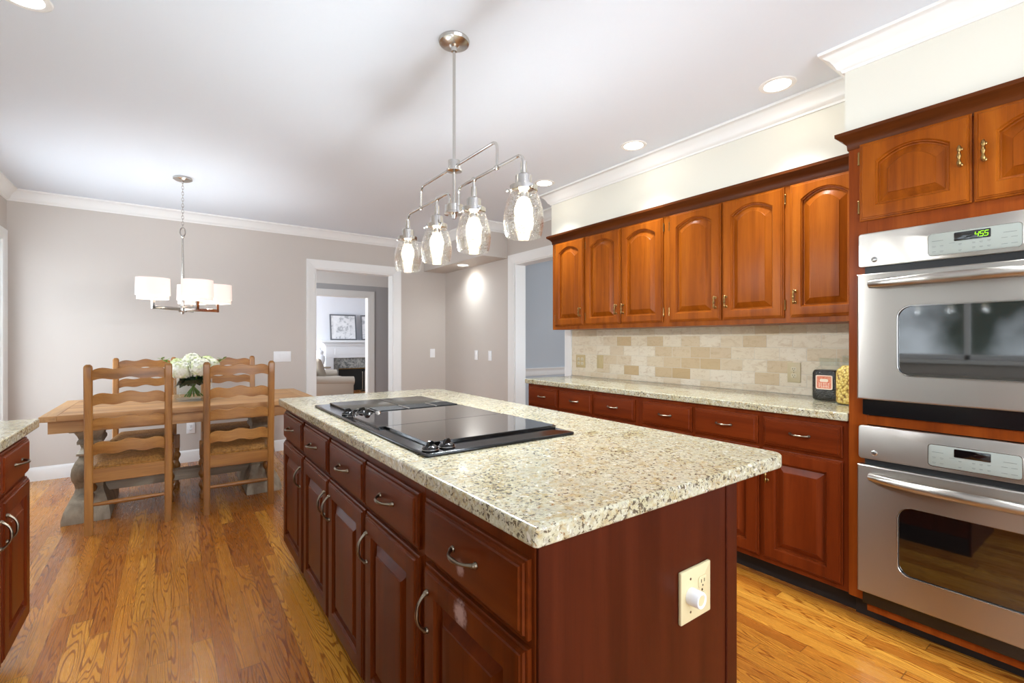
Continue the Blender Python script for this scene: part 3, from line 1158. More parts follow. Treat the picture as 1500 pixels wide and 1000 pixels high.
    def out(i, w):
        P = []
        for cx, cy, s0 in ((-w1 - i, zd1 - i, 0), (-w0 + i, zd1 - i, 90), (-w0 + i, zd0 + i, 180), (-w1 - i, zd0 + i, 270)):
            for q in range(K + 1):
                # spread points on the straight edges towards the corner
                an = R(s0 + 90 * q / K)
                sp = .10 * abs(q - K / 2) / (K / 2)
                if s0 == 0:
                    P.append((cx, cy - sp) if q < K / 2 else (cx - sp, cy))
                elif s0 == 90:
                    P.append((cx + sp, cy) if q > -1 and q < K / 2 else (cx, cy - sp))
                elif s0 == 180:
                    P.append((cx, cy + sp) if q < K / 2 else (cx + sp, cy))
                else:
                    P.append((cx - sp, cy) if q < K / 2 else (cx, cy + sp))
        return [F(a, b, w) for a, b in P]
    D_ = .042
    g = G().loops([out(0, .006), out(0, D_ - .004), out(.003, D_ - .001), out(.005, D_), win(-.004, D_), win(0, D_ - .003), win(0, D_ - .012), win(.004, .010)], cap0=True, cap1=False)
    d = obj('door', g, steel, t, org, angle=12)
    obj('door_window', G().loops([win(.001, D_ - .020), win(.001, D_ - .009)]), oven_glass, d, org)
    obj('window_trim', G().tube([Vector(p) for p in win(-.001, D_ + .0005)] + [Vector(win(-.001, D_ + .0005)[0])], .0016, 6), nickel, d, org)
    # bowed tube handle
    hz = zd1 - .046
    n = 22
    path, rad = [], []
    for i in range(n + 1):
        s_ = i / n
        path.append(F(-.735 + .670 * s_, hz, D_ + .008 + .052 * (1 - abs(2 * s_ - 1) ** 2.4)))
        rad.append(.0205 * (1 if .03 < s_ < .97 else .8))
    obj('door_handle', G().tube(path, rad, 16), steel, d, org)
    return t


oven('upper stainless wall oven, green clock showing 4:55', 1.706, 1.560, 1.528, .988, .918, 1.095, 1.378, True)
oven('lower stainless wall oven near the floor, clock display dark', .872, .728, .704, .152, .094, .275, .553, False)


# ================================================================== COOKTOP
t = thing('cooktop', 'black glass downdraft cooktop set into the island granite', 'cooktop', (.856, 1.83, .914))
org = Vector(t.location)
z = .914
obj('cooktop_frame', G().prism(rrect(.572, 1.14, 1.198, 2.452, .012, 4), z, z + .010, .005, seg=3), black_gloss, t, org)
zt = z + .010
obj('glass_panel', G().box((.600, 1.640, zt), (1.132, 1.980, zt + .009), .0015, 1), black_glass, t, org)
obj('glass_panel', G().box((.622, 1.292, zt), (1.132, 1.628, zt + .011), .0015, 1), black_glass, t, org)
# downdraft vent with slotted cover and two strips standing in for bright reflections
obj('vent_cover', G().box((.722, 1.996, zt), (1.136, 2.135, zt + .007), .0015, 1), black_gloss, t, org)
for i, (xa, xb) in enumerate(((.735, .868), (.884, 1.006), (1.022, 1.128))):
    g = G()
    for q in range(7):
        yy = 2.012 + q * .0175
        g.box((xa, yy, zt + .007), (xb, yy + .009, zt + .0105), .001, 1)
    obj('vent_grille', g, black_mat, t, org)
for xa in (.872, 1.010):
    obj('glint_strip', G().box((xa, 2.006, zt + .007), (xa + .008, 2.130, zt + .0115), .001, 1), nickel_b, t, org)
# grill plates with ribs
grill_m = plain('grill_plate', (52, 49, 42), .22)
for xa, xb in ((.640, .884), (.888, 1.134)):
    g = G().box((xa, 2.142, zt), (xb, 2.436, zt + .008), .003, 2)
    obj('grill_plate', g, grill_m, t, org)


def knob(x, y, rot):
    M = Matrix.Translation((x, y, zt)) @ Matrix.Rotation(rot, 4, 'Z')
    o = obj('knob', G().lathe([(.0235, 0), (.0245, .003), (.0235, .008), (.020, .012), (.015, .0145), (.0, .0155)], n=28, M=M), black_gloss, t, org)
    g = G()
    L = []
    for i in range(9):
        a = -1 + 2 * i / 8
        hgt = .012 + .016 * math.sqrt(max(0, 1 - a * a))
        L.append([M @ Vector(p) for p in ((a * .0205, -.005, .011), (a * .0205, .005, .011), (a * .0200, .0032, hgt), (a * .0200, -.0032, hgt))])
    g.loops(L)
    obj('knob_grip', g, black_gloss, o, org)
    g = G().tube([M @ Vector((.0245 * math.cos(2 * PI * i / 28), .0245 * math.sin(2 * PI * i / 28), .0045)) for i in range(29)], .0011, 6)
    obj('knob_ring', g, nickel_b, o, org)


for x, y, r_ in ((.605, 1.238, .6), (.662, 1.244, .6), (.612, 2.045, .5), (.612, 1.970, .9), (.672, 2.040, .5), (.672, 1.968, .7)):
    knob(x, y, r_)
M = Matrix.Translation((.716, 1.962, zt))
obj('fan_switch', G().lathe([(.014, 0), (.015, .004), (.011, .010), (.009, .016), (.0, .018)], n=20, M=M), nickel, t, org)


# ================================================================== WALL PLATES
def plate(label, cat, fr, u, v, w, h, mat, kind, slots=1):
    nm = {'switch': 'light_switch', 'outlet': 'wall_outlet', 'dimmer': 'dimmer_plate'}[kind]
    t = thing(nm, label, cat, fr(u, v, 0))
    org = Vector(t.location)
    M = fr.M()
    obj('cover_plate', G().prism(rrect(u - w / 2, u + w / 2, v - h / 2, v + h / 2, .004, 3), 0.0003, .007, .003, M=M), mat, t, org)
    for i in range(slots):
        cu = u + (i - (slots - 1) / 2) * .046
        if kind == 'switch':
            o = obj('rocker', G().prism(rrect(cu - .016, cu + .016, v - .033, v + .033, .002, 2), .007, .010, .001, M=M), mat, t, org)
        elif kind == 'outlet':
            for q in (-.0195, .0195):
                fc = obj('receptacle', G().prism(rrect(cu - .0165, cu + .0165, v + q - .014, v + q + .014, .008, 4), .007, .009, .001, M=M), white_plastic if mat is white_plastic else face_m, t, org)
                g = G()
                for s_ in (-.006, .006):
                    g.prism([(cu + s_ - .0012, v + q - .001), (cu + s_ + .0012, v + q - .001), (cu + s_ + .0012, v + q + .007), (cu + s_ - .0012, v + q + .007)], .009, .0093, M=M)
                MM = Matrix.Translation(fr(cu, v + q - .008, .009)) @ Fr((0, 0, 0), fr.U, fr.W).M()
                g.lathe([(.0024, 0), (.0024, .0003), (0, .0003)], n=10, M=MM)
                obj('slots', g, slot_m, fc, org)
            MM = Matrix.Translation(fr(cu, v, .007)) @ Fr((0, 0, 0), fr.U, fr.W).M()
            obj('screw', G().lathe([(.003, 0), (.0026, .0008), (0, .001)], n=10, M=MM), pewter, t, org)
    return t


ff = Fr((0, YF, 0), (1, 0, 0), (0, -1, 0))
fw_ = Fr((XR, 0, 0), (0, -1, 0), (-1, 0, 0))
fbk = Fr((XR - .010, 0, 0), (0, -1, 0), (-1, 0, 0))
plate('wide white three-rocker switch left of the far doorway', 'switch', ff, 1.022, 1.062, .180, .118, white_plastic, 'switch', 3)
plate('single white switch right of the far doorway', 'switch', ff, 2.893, 1.072, .073, .118, white_plastic, 'switch')
plate('white switch under the corner soffit, the one farther from the right doorway', 'switch', fw_, -5.025, 1.062, .073, .118, white_plastic, 'switch')
plate('white switch on the corner wall, the one nearer the right doorway', 'switch', fw_, -4.714, 1.062, .073, .118, white_plastic, 'switch')
plate('white outlet low on the far wall between the chairs', 'outlet', ff, .165, .35, .073, .118, white_plastic, 'outlet')
plate('wide tan double outlet at the doorway end of the backsplash', 'outlet', fbk, -3.164, 1.052, .118, .118, almond, 'outlet', 2)
plate('narrow tan switch on the backsplash beside the double outlet', 'switch', fbk, -2.920, 1.056, .073, .118, almond, 'switch')
plate('light almond outlet on the backsplash left of the jars', 'outlet', fbk, -1.318, 1.047, .076, .122, almond_lt, 'outlet')

# ivory dimmer-and-outlet plate on the island end
fe = Fr((0, .645, 0), (1, 0, 0), (0, -1, 0))
t = thing('dimmer_plate', 'ivory plate with a white dial on the island end', 'switch', fe(.990, .655, 0))
org = Vector(t.location)
M = fe.M()
obj('cover_plate', G().prism(rrect(.990 - .059, .990 + .059, .655 - .060, .655 + .060, .003, 3), .0003, .009, .006, M=M), ivory, t, org)
MM = Matrix.Translation(fe(.967, .655, .009)) @ M.to_3x3().to_4x4()
obj('dial', G().lathe([(.019, 0), (.0195, .004), (.0185, .026), (.0175, .029), (.014, .0292), (.012, .026), (0, .026)], n=32, M=MM), white_plastic, t, org)
obj('dial_cap', G().lathe([(.0117, .025), (.0117, .0275), (0, .028)], n=24, M=MM), ivory, t, org)
for q in (-.0195, .0195):
    fc = obj('receptacle', G().prism(rrect(1.013 - .0165, 1.013 + .0165, .655 + q - .014, .655 + q + .014, .008, 4), .009, .011, .001, M=M), ivory, t, org)
    g = G()
    for s_ in (-.006, .006):
        cu, v = 1.013, .655
        g.prism([(cu + s_ - .0012, v + q - .001), (cu + s_ + .0012, v + q - .001), (cu + s_ + .0012, v + q + .007), (cu + s_ - .0012, v + q + .007)], .011, .0113, M=M)
    g.lathe([(.0024, 0), (.0024, .0003), (0, .0003)], n=10, M=Matrix.Translation(fe(1.013, .655 + q - .008, .011)) @ M.to_3x3().to_4x4())
    obj('slots', g, slot_m, fc, org)
for su, sv in ((.967, .693), (.967, .617), (1.013, .655)):
    obj('screw', G().lathe([(.003, 0), (.0026, .0008), (0, .001)], n=10, M=Matrix.Translation(fe(su, sv, .009)) @ M.to_3x3().to_4x4()), pewter, t, org)


# ================================================================== JARS
def jar(label, x, y, r, h, mat_c, fill, lab=False):
    t = thing('glass_jar', label, 'jar', (x, y, .914))
    z0 = .9141
    hb = h * .76
    prof = [(r * .86, 0), (r * .97, .008), (r, .02), (r, hb * .82), (r * .985, hb * .9), (r * .90, hb * .97), (r * .72, hb * 1.06), (r * .68, hb * 1.09),
            (r * .72, hb * 1.10), (r * .72, hb * 1.14), (r * .68, hb * 1.15), (r * .68, hb * 1.19), (r * .72, hb * 1.20), (r * .72, h), (r * .66, h), (r * .62, hb * 1.08)]

    # rounded-square body: superellipse cross-section fading to round at the neck
    def ring(rr, z, k):
        L = []
        for i in range(40):
            a = 2 * PI * i / 40
            e = 2 + 3 * k
            c_, s_ = math.cos(a), math.sin(a)
            q = (abs(c_) ** e + abs(s_) ** e) ** (-1 / e)
            L.append(Vector((rr * q * c_, rr * q * s_, z)))
        return L
    kk = lambda z: max(0, min(1, (hb * 1.03 - z) / (hb * .15)))
    z1 = 0.0002
    obj('jar_glass', G().loops([ring(rr, z + z1, kk(z)) for rr, z in prof], cap1=False), clear, t, angle=50)
    fp = [(r * .84, .006), (r * .955, .014), (r * .965, .024), (r * .965, min(fill, hb * .86))]
    if fill > hb * .86:
        fp += [(r * .90, hb * .95), (r * .66, min(fill, hb * 1.05))]
    else:
        fp += [(r * .9, fill + .004)]
    obj('contents', G().loops([ring(rr, z, kk(z)) for rr, z in fp]), mat_c, t, angle=50)
    if lab:
        M = Matrix.Translation((-r - .0012, 0, 0)) @ Fr((0, 0, 0), (0, -1, 0), (-1, 0, 0)).M()
        o = obj('paper_label', G().prism(rrect(-.040, .040, .066, .142, .008, 3), 0, .0008, 0, M=M), plain('label_cream', (236, 214, 192), .7), t)
        o2 = obj('label_print', G().prism(rrect(-.034, .034, .072, .136, .005, 3), .0008, .0012, 0, M=M), label_red, o)
        g = G().prism(rrect(-.020, .020, .106, .122, .007, 4), .0012, .0015, 0, M=M)
        for q in (.099, .092, .085, .079):
            n = 5
            for i in range(n):
                a = -.026 + i * .0108
                g.prism(rrect(a, a + random.uniform(.006, .009), q - .0016, q + .0014, .0008, 2), .0012, .0015, 0, M=M)
        obj('label_lettering', g, plain('label_print_pale', (240, 224, 204), .7), o)
    return t


k = Mat('label_red_print')
n_ = k.noise(k.coords((1, 1, 1), False), 160, 3).outputs[0]
k.bsdf(k.ramp(n_, [(.4, lin((214, 112, 84))), (.58, lin((226, 150, 118)))]), .7)
label_red = k.m
k = Mat('coffee_beans')
v_ = k.n('TexVoronoi', {'Vector': k.coords((1, 1, 1), False), 'Scale': 115.})
k.bsdf(k.ramp(v_.outputs['Distance'], [(.1, lin((40, 28, 22))), (.7, lin((10, 7, 6)))]), .3, normal=k.bump(k.math('SUBTRACT', 1., v_.outputs['Distance']), .8, .004))
beans = k.m
k = Mat('dry_pasta')
v_ = k.n('TexVoronoi', {'Vector': k.coords((1, 1, .8), False), 'Scale': 95.})
k.bsdf(k.ramp(v_.outputs['Distance'], [(.15, lin((240, 216, 130))), (.55, lin((226, 188, 92))), (.8, lin((150, 108, 40)))]), .6, normal=k.bump(k.math('SUBTRACT', 1., v_.outputs['Distance']), .9, .006))
pasta = k.m
jar('square glass jar of dark coffee beans with a red label', 2.900, 1.062, .070, .232, beans, .168, True)
jar('glass jar of yellow pasta against the oven tower', 2.815, .928, .062, .250, pasta, .200)


# ================================================================== PENDANT OVER THE ISLAND
px, py = 1.0, 1.812
t = thing('pendant_light', 'nickel four-arm pendant with seeded glass shades above the island', 'pendant light', (px, py, ZC))
org = Vector(t.location)
obj('ceiling_canopy', G().lathe([(.066, 0), (.068, -.006), (.064, -.016), (.050, -.022), (.022, -.026), (.014, -.034), (.012, -.05), (0, -.05)], (px, py, ZC), 36), nickel_b, t, org)
obj('rod', G().tube([(px, py, ZC - .03), (px, py, 1.78)], .0065, 12), nickel_b, t, org)
obj('upper_hub', G().lathe([(.010, 2.028), (.026, 2.024), (.026, 1.988), (.034, 1.984), (.034, 1.978), (.010, 1.974)], (px, py, 0), 28), nickel, t, org)
obj('lower_hub', G().lathe([(.008, 1.838), (.020, 1.834), (.040, 1.830), (.040, 1.800), (.044, 1.797), (.044, 1.791), (.012, 1.788), (.008, 1.772), (0, 1.772)], (px, py, 0), 28), nickel, t, org)
rt = .0058
ZU, ZL = 1.998, 1.897
up = [(px, py - .335, ZL)] + arc((px, py - .335, ZU - .035), (px, py - .335, ZU), (px, py - .300, ZU)) + arc((px, py + .300, ZU), (px, py + .335, ZU), (px, py + .335, ZU - .035)) + [(px, py + .335, ZL)]
obj('upper_arm', G().tube(up, rt, 10), nickel, t, org)
YS = [py - .500, py - .165, py + .165, py + .495]
for sg, y_end, ymid in ((-1, YS[0], YS[1]), (1, YS[3], YS[2])):
    yi = py + sg * .040
    path = [(px, yi, 1.82)] + arc((px, yi, ZL - .030), (px, yi, ZL), (px, yi + sg * .03, ZL)) + arc((px, y_end - sg * .04, ZL), (px, y_end, ZL), (px, y_end, ZL - .04)) + [(px, y_end, ZL - .055)]
    a = obj('lower_arm', G().tube(path, rt, 10), nickel, t, org)
    g = G().ball((px, py + sg * .335, ZL), .011)
    g.tube([(px, py + sg * .335 - .012, ZL), (px, py + sg * .335 + .012, ZL)], .009, 12)
    obj('arm_joint', g, nickel, a, org)
    g = G().ball((px, ymid, ZL), .011)
    g.tube([(px, ymid, ZL), (px, ymid, ZL - .055)], rt, 10)
    obj('shade_stem', g, nickel, a, org)
HS = 1.603          # bottom of the glass
sp = [(.060, 0), (.064, .009), (.070, .040), (.0712, .062), (.068, .092), (.060, .124), (.050, .149), (.044, .160), (.045, .167)]
for y in YS:
    zc = HS + .167
    g = G().lathe([(.006, .098), (.0115, .096), (.0115, .056), (.022, .052), (.029, .046), (.030, .012), (.049, .010), (.049, -.006), (.040, -.010), (.014, -.012), (.014, -.030), (.0, -.030)], (px, y, zc), 28)
    o = obj('shade_holder', g, nickel, t, org)
    for i in range(3):
        g = G()
        a = 2 * PI * i / 3 + .4
        g.tube([(px + .045 * math.cos(a), y + .045 * math.sin(a), zc - .003), (px + .056 * math.cos(a), y + .056 * math.sin(a), zc - .003)], .003, 8)
        g.ball((px + .057 * math.cos(a), y + .057 * math.sin(a), zc - .003), .0055, u=10, v=6)
        obj('thumb_screw', g, nickel, o, org)
    g = G()
    n = 40
    L = [[Vector((px + r_ * math.cos(2 * PI * i / n), y + r_ * math.sin(2 * PI * i / n), HS + z_)) for i in range(n)] for r_, z_ in sp]
    L += [[Vector((px + (r_ - .003) * math.cos(2 * PI * i / n), y + (r_ - .003) * math.sin(2 * PI * i / n), HS + z_)) for i in range(n)] for r_, z_ in sp[::-1]]
    g.loops(L, False, False, wrap=True)
    s_ = obj('glass_shade', g, seedy, t, org, angle=60)
    obj('bulb', G().lathe([(.018, .128), (.025, .120), (.031, .103), (.0325, .090), (.030, .076), (.022, .064), (.012, .059), (0, .058)], (px, y, HS), 20), bulb_m, s_, org)
    obj('bulb_base', G().lathe([(.013, .150), (.0135, .140), (.018, .128), (.0, .127)], (px, y, HS), 20), white_plastic, s_, org)
    bulb_lamp(t, (px, y, HS + .03), 11.5)


# ================================================================== CHANDELIER OVER THE TABLE
cx, cy = .076, 4.62
t = thing('chandelier', 'satin nickel chandelier with four white cloth drums above the dining table', 'chandelier', (cx, cy, ZC))
org = Vector(t.location)
obj('ceiling_canopy', G().lathe([(.062, 0), (.066, -.004), (.066, -.016), (.050, -.026), (.020, -.034), (.006, -.036), (.006, -.05), (0, -.05)], (cx, cy, ZC), 32), nickel_b, t, org)
g = G()
zz = ZC - .045
i = 0
while zz > 2.165:
    ring = []
    for q in range(13):
        a = 2 * PI * q / 12
        u_, v_ = .007 * math.cos(a), .016 * math.sin(a)
        ring.append((cx + (u_ if i % 2 else 0), cy + (0 if i % 2 else u_), zz - .010 + v_))
    g.tube(ring, .0018, 6)
    zz -= .024
    i += 1
obj('chain', g, nickel_b, t, org)
g = G()
g.tube([(cx + .017 * math.cos(2 * PI * q / 24), cy, 2.115 + .034 * math.sin(2 * PI * q / 24)) for q in range(25)], .005, 8)
g.lathe([(.010, 2.084), (.013, 2.078), (.010, 2.070), (.006, 2.066)], (cx, cy, 0), 16)
obj('hanging_loop', g, nickel_b, t, org)
obj('stem', G().lathe([(.005, 2.07), (.006, 2.0), (.009, 1.86), (.012, 1.60), (.013, 1.48)], (cx, cy, 0), 16), nickel_b, t, org)
obj('hub', G().box((cx - .028, cy - .028, 1.470), (cx + .028, cy + .028, 1.520), .004, 2).lathe([(.012, 1.47), (.010, 1.456), (0, 1.452)], (cx, cy, 0), 16), nickel, t, org)
ca_, sa_ = math.cos(R(35.9)), math.sin(R(35.9))
for an in (222, 291, 15, 74):
    dx, dy = .25 * math.cos(R(an)), .25 * math.sin(R(an))
    ln = math.hypot(dx, dy)
    Mz = Matrix.Translation((cx, cy, 0)) @ Matrix.Rotation(math.atan2(dy, dx), 4, 'Z')
    g = G().box((.02, -.010, 1.480), (ln + .010, .010, 1.506), .002, 1, M=Mz)
    g.box((ln - .010, -.010, 1.480), (ln + .010, .010, 1.560), .002, 1, M=Mz)
    a = obj('arm', g, nickel, t, org)
    obj('candle_socket', G().lathe([(.014, 1.560), (.020, 1.566), (.014, 1.574), (.012, 1.620), (0, 1.620)], (0, 0, 0), 16, M=Mz @ Matrix.Translation((ln, 0, 0))), nickel, a, org)
    Mq = Matrix.Translation((cx + dx, cy + dy, 0))

    def drum(r0, r1, z0, z1, sx, sy):
        n = 36
        L = []
        for r_, z_ in ((r0, z0), (r1, z1), (r1 - .002, z1), (r0 - .002, z0)):
            L.append([Vector((cx + dx + r_ * sx * math.cos(2 * PI * i / n), cy + dy + r_ * sy * math.sin(2 * PI * i / n), z_)) for i in range(n)])
        return G().loops(L, False, False, wrap=True)
    s_ = obj('lamp_shade', drum(.108, .105, 1.582, 1.712, 1, .82), shade_m, t, org, angle=60)
    obj('inner_shade', drum(.100, .100, 1.553, 1.588, 1, .82), shade_m, s_, org, angle=60)
    obj('bulb', G().ball((cx + dx, cy + dy, 1.655), .024, u=14, v=8), bulb_m, s_, org)
    bulb_lamp(t, (cx + dx, cy + dy, 1.655), 7)


# ================================================================== DOWNLIGHTS
def downlight(label, x, y, z, power, spread=90):
    t = thing('recessed_downlight', label, 'ceiling light', (x, y, z))
    org = Vector(t.location)
    obj('trim_ring', G().lathe([(.060, -.0002), (.062, -.004), (.070, -.0055), (.082, -.004), (.086, -.0002)], (x, y, z), 40), trim_paint, t, org)
    obj('lens', G().lathe([(.0595, -.0004), (.0595, -.0025), (0, -.0028)], (x, y, z), 36), lens_m, t, org)
    d = bpy.data.lights.new('downlight_lamp', 'SPOT')
    d.energy = power
    d.spot_size = R(spread)
    d.spot_blend = 1
    d.shadow_soft_size = .06
    d.color = (.88, .96, 1.0)
    o = bpy.data.objects.new('downlight_lamp', d)
    C.objects.link(o)
    o.parent = t
    o.location = (0, 0, -.02)
    return t


downlight('recessed ceiling light nearest the oven tower soffit', 2.514, 1.156, ZC, 50)
downlight('recessed ceiling light between the nearest and farthest along the cabinets', 2.514, 2.082, ZC, 50)
downlight('recessed ceiling light beside the right pendant shade, farthest of the cabinet row', 2.512, 3.013, ZC, 50)
downlight('recessed light set in the underside of the corner soffit', 2.92, 5.07, 2.175, 18, 155)
downlight('recessed ceiling light cut by the top left picture corner', -.458, 2.545, ZC, 40)
downlight('added recessed ceiling light over the oven front, unseen above the frame', 2.0, .25, ZC, 40)  # unseen downlight, put in for extra light
downlight('added recessed ceiling light behind the viewer, unseen above the frame', .4, -.6, ZC, 40)  # another unseen one, added to light the near end


# ================================================================== DINING TABLE
t = thing('dining_table', 'long oak trestle table with weathered grey balustrade legs', 'table', (.145, 4.6, 0))
org = Vector(t.location)
A0, A1, B0, B1 = -.675, 1.005, 4.13, 5.16
g = G()
n = 6
for i in range(n):
    ya, yb = B0 + (B1 - B0) * i / n, B0 + (B1 - B0) * (i + 1) / n
    g.box((A0 + .085, ya, .724), (A1 - .085, yb, .760), .0015, 1)
obj('tabletop', g, oak_x, t, org)
for xa, xb in ((A0, A0 + .0845), (A1 - .0845, A1)):
    obj('breadboard_end', G().box((xa, B0, .724), (xb, B1, .760), .003, 1), oak_y, t, org)
g = G()
for ya in (B0 + .05, B1 - .075):
    g.box((A0 + .035, ya, .640), (A1 - .035, ya + .025, .724), .002, 1)
for xa in (A0 + .035, A1 - .06):
    g.box((xa, B0 + .075, .640), (xa + .025, B1 - .075, .724), .002, 1)
obj('apron', g, oak_x, t, org)
# trestle ends: balustrade outline across the table's width
PR = [(0, .44), (.035, .44), (.085, .40), (.13, .33), (.17, .25), (.20, .225), (.235, .245), (.27, .285), (.31, .30), (.35, .285), (.385, .235), (.405, .185), (.42, .165),
      (.425, .215), (.44, .215), (.455, .15), (.475, .135), (.50, .16), (.505, .205), (.525, .205), (.54, .175), (.565, .20), (.60, .255), (.62, .27), (.64, .27)]
for xa, xb in ((-.57, -.37), (.52, .72)):
    ym = 4.65
    L = []
    for z_, w_ in PR:
        wy = w_ * .78
        xm, wx = (xa + xb) / 2, .052 + .075 * (w_ - .135) / .305
        L.append([Vector((xm - wx, ym - wy, z_)), Vector((xm + wx, ym - wy, z_)), Vector((xm + wx, ym + wy, z_)), Vector((xm - wx, ym + wy, z_))])
    p = obj('trestle_leg', G().loops(L), grey_wood, t, org, angle=50)
obj('stretcher', G().box((-.43, 4.60, .13), (.58, 4.70, .21), .006, 2), grey_wood_x, t, org)
obj('top_beam', G().box((-.55, 4.25, .625), (-.39, 5.05, .6405), .003, 1), grey_wood, t, org)
obj('top_beam', G().box((.54, 4.25, .625), (.70, 5.05, .6405), .003, 1), grey_wood, t, org)


# ================================================================== CHAIRS
def turned(g, x, y, z0, z1, r, beads):
    prof = []
    n = 64
    for i in range(n + 1):
        t = i / n
        rr = r * (1 + .34 * math.sin(t * beads * 2 * PI) * (1 if .08 < t < .92 else .15))
        prof.append((rr, z0 + (z1 - z0) * t))
    prof = [(r * .6, z0 - .0)] + prof
    return g.lathe(prof, (x, y, 0), 16)


def make_chair(label):
    t = thing('dining_chair', label, 'chair', (0, 0, 0))
    hx = .205

    def lean(z):
        return -.045 * max(0, (z - .42) / .67) ** 1.2
    for sx in (-1, 1):
        L = []
        for i in range(15):
            z_ = 1.07 * i / 14
            w = .0215
            y_ = lean(z_)
            ch = .006
            ring = [(-w, -w + ch), (-w + ch, -w), (w - ch, -w), (w, -w + ch), (w, w - ch), (w - ch, w), (-w + ch, w), (-w, w - ch)]
            L.append([Vector((sx * hx + a, y_ + b, z_)) for a, b in ring])
        for s_, dz in ((.85, .012), (.45, .02)):
            L.append([Vector((sx * hx + (p.x - sx * hx) * s_, lean(1.07) + (p.y - lean(1.07)) * s_, 1.07 + dz)) for p in L[14]])
        obj('rear_leg', G().loops(L), chair_z, t)
    for zc, h in ((1.030, .072), (.868, .072), (.712, .072), (.552, .078)):
        L = []
        n = 28
        for i in range(n + 1):
            u = -1 + 2 * i / n
            x = u * (hx - .015)
            wave = .016 * (1 - u * u) + .0075 * math.cos(u * PI * 2.6)
            top = zc + h / 2 + wave - .012
            bot = zc - h / 2 + .9 * wave - .008
            if abs(u) > .93:
                top -= .006
                bot += .004
            bow = -.022 * (1 - u * u)
            ya, yb = lean(zc) + bow - .009, lean(zc) + bow + .009
            L.append([Vector((x, ya, bot)), Vector((x, ya, top - .004)), Vector((x, ya + .004, top)), Vector((x, yb - .004, top)), Vector((x, yb, top - .004)), Vector((x, yb, bot))])
        obj('ladder_slat', G().loops(L), chair_x, t)
    # seat: domed rush square on side rails
    n = 16
    fx, bx_, d = .235, .185, .47
    top = []
    g = G()
    grid = []
    for j in range(n + 1):
        row = []
        for i in range(n + 1):
            a, b = -1 + 2 * i / n, j / n
            hw = bx_ + (fx - bx_) * b
            e = max(abs(a), abs(2 * b - 1))
            z_ = .462 - .030 * e ** 8 - .006 * (1 - e)
            row.append(g.bm.verts.new((a * hw, b * d, z_)))
        grid.append(row)
    for j in range(n):
        for i in range(n):
            g.bm.faces.new((grid[j][i], grid[j][i + 1], grid[j + 1][i + 1], grid[j + 1][i]))
    edge = [grid[0][i] for i in range(n + 1)] + [grid[j][n] for j in range(1, n + 1)] + [grid[n][i] for i in range(n - 1, -1, -1)] + [grid[j][0] for j in range(n - 1, 0, -1)]
    low = [g.bm.verts.new((v.co.x * .985, .235 + (v.co.y - .235) * .985, .404)) for v in edge]
    for i in range(len(edge)):
        j = (i + 1) % len(edge)
        g.bm.faces.new((edge[i], low[i], low[j], edge[j]))
    g.bm.faces.new(low)
    obj('seat', g, rush, t, angle=50)
    obj('back_rail', G().box((-hx + .018, -.014, .330), (hx - .018, .012, .418), .003, 1), chair_x, t)
    for sx in (-1, 1):
        g = G().box((sx * .225 - .021, .432, .34), (sx * .225 + .021, .474, .452), .004, 1)
        turned(g, sx * .225, .453, .0, .345, .020, 4)
        obj('front_leg', g, chair_z, t)
        for zz_ in (.155, .27):
            p = [Vector((sx * .205, .0, zz_)).lerp(Vector((sx * .225, .453, zz_)), q / 12) for q in range(13)]
            obj('side_stretcher', G().tube(p, [.009 + .005 * math.sin(PI * q / 12) for q in range(13)], 10), chair_z, t)
    for yy, zz_, hw in ((0, .19, .205), (.453, .25, .225)):
        p = [Vector((-hw + 2 * hw * q / 16, yy, zz_)) for q in range(17)]
        obj('stretcher', G().tube(p, [.009 + .007 * math.sin(PI * q / 16) + (.004 * math.sin(q * 2.4) if yy else 0) for q in range(17)], 10), chair_x, t)
    return t


ch = make_chair('ladder-back oak chair with rush seat, front left with its back to the kitchen')
ch.location = (-.220, 4.020, 0)
ch.rotation_euler = (0, 0, R(1))
G_ = 'ladder-back chairs round the dining table'
ch['group'] = G_
dup(ch, (.411, 4.000, 0), R(-2), 'ladder-back oak chair with rush seat, front right beside the island', G_)
dup(ch, (-.185, 5.32, 0), R(180), 'ladder-back chair behind the table on the left, facing the kitchen', G_)
dup(ch, (.455, 5.32, 0), R(181), 'ladder-back chair behind the table on the right, facing the kitchen', G_)


# ================================================================== VASE AND FLOWERS
vx, vy, vz = .146, 4.60, .7602
vase = thing('glass_vase', 'round clear glass vase of white hydrangeas on the dining table', 'vase', (vx, vy, vz))
n = 40
vp = [(.112, 0), (.124, .006), (.130, .02), (.130, .168), (.131, .17), (.1285, .171), (.1265, .168), (.1265, .022), (.118, .014), (.001, .013)]
obj('vase_glass', G().lathe(vp, (0, 0, 0), n), clear, vase, angle=60)
obj('water', G().lathe([(.001, .015), (.124, .016), (.124, .062), (.001, .062)], (0, 0, 0), n), shell_glass('vase_water', 0, (.96, .985, .97, 1), .8), vase)

k = Mat('hydrangea_petals')
nn = k.noise(k.coords((1, 1, 1)), 26, 3).outputs[0]
pet = k.bsdf(k.ramp(nn, [(.35, lin((206, 212, 164))), (.55, lin((230, 230, 216)))]), .6)
petals = k.m
k = Mat('green_petals')
nn = k.noise(k.coords((1, 1, 1)), 26, 3).outputs[0]
k.bsdf(k.ramp(nn, [(.35, lin((176, 194, 104))), (.6, lin((222, 226, 190)))]), .6)
petals_g = k.m
stem_m = plain('flower_stem', (92, 128, 50), .5)
leaf_m = plain('flower_leaf', (12, 46, 24), .5)
leaf_l = plain('light_leaf', (120, 150, 74), .5)


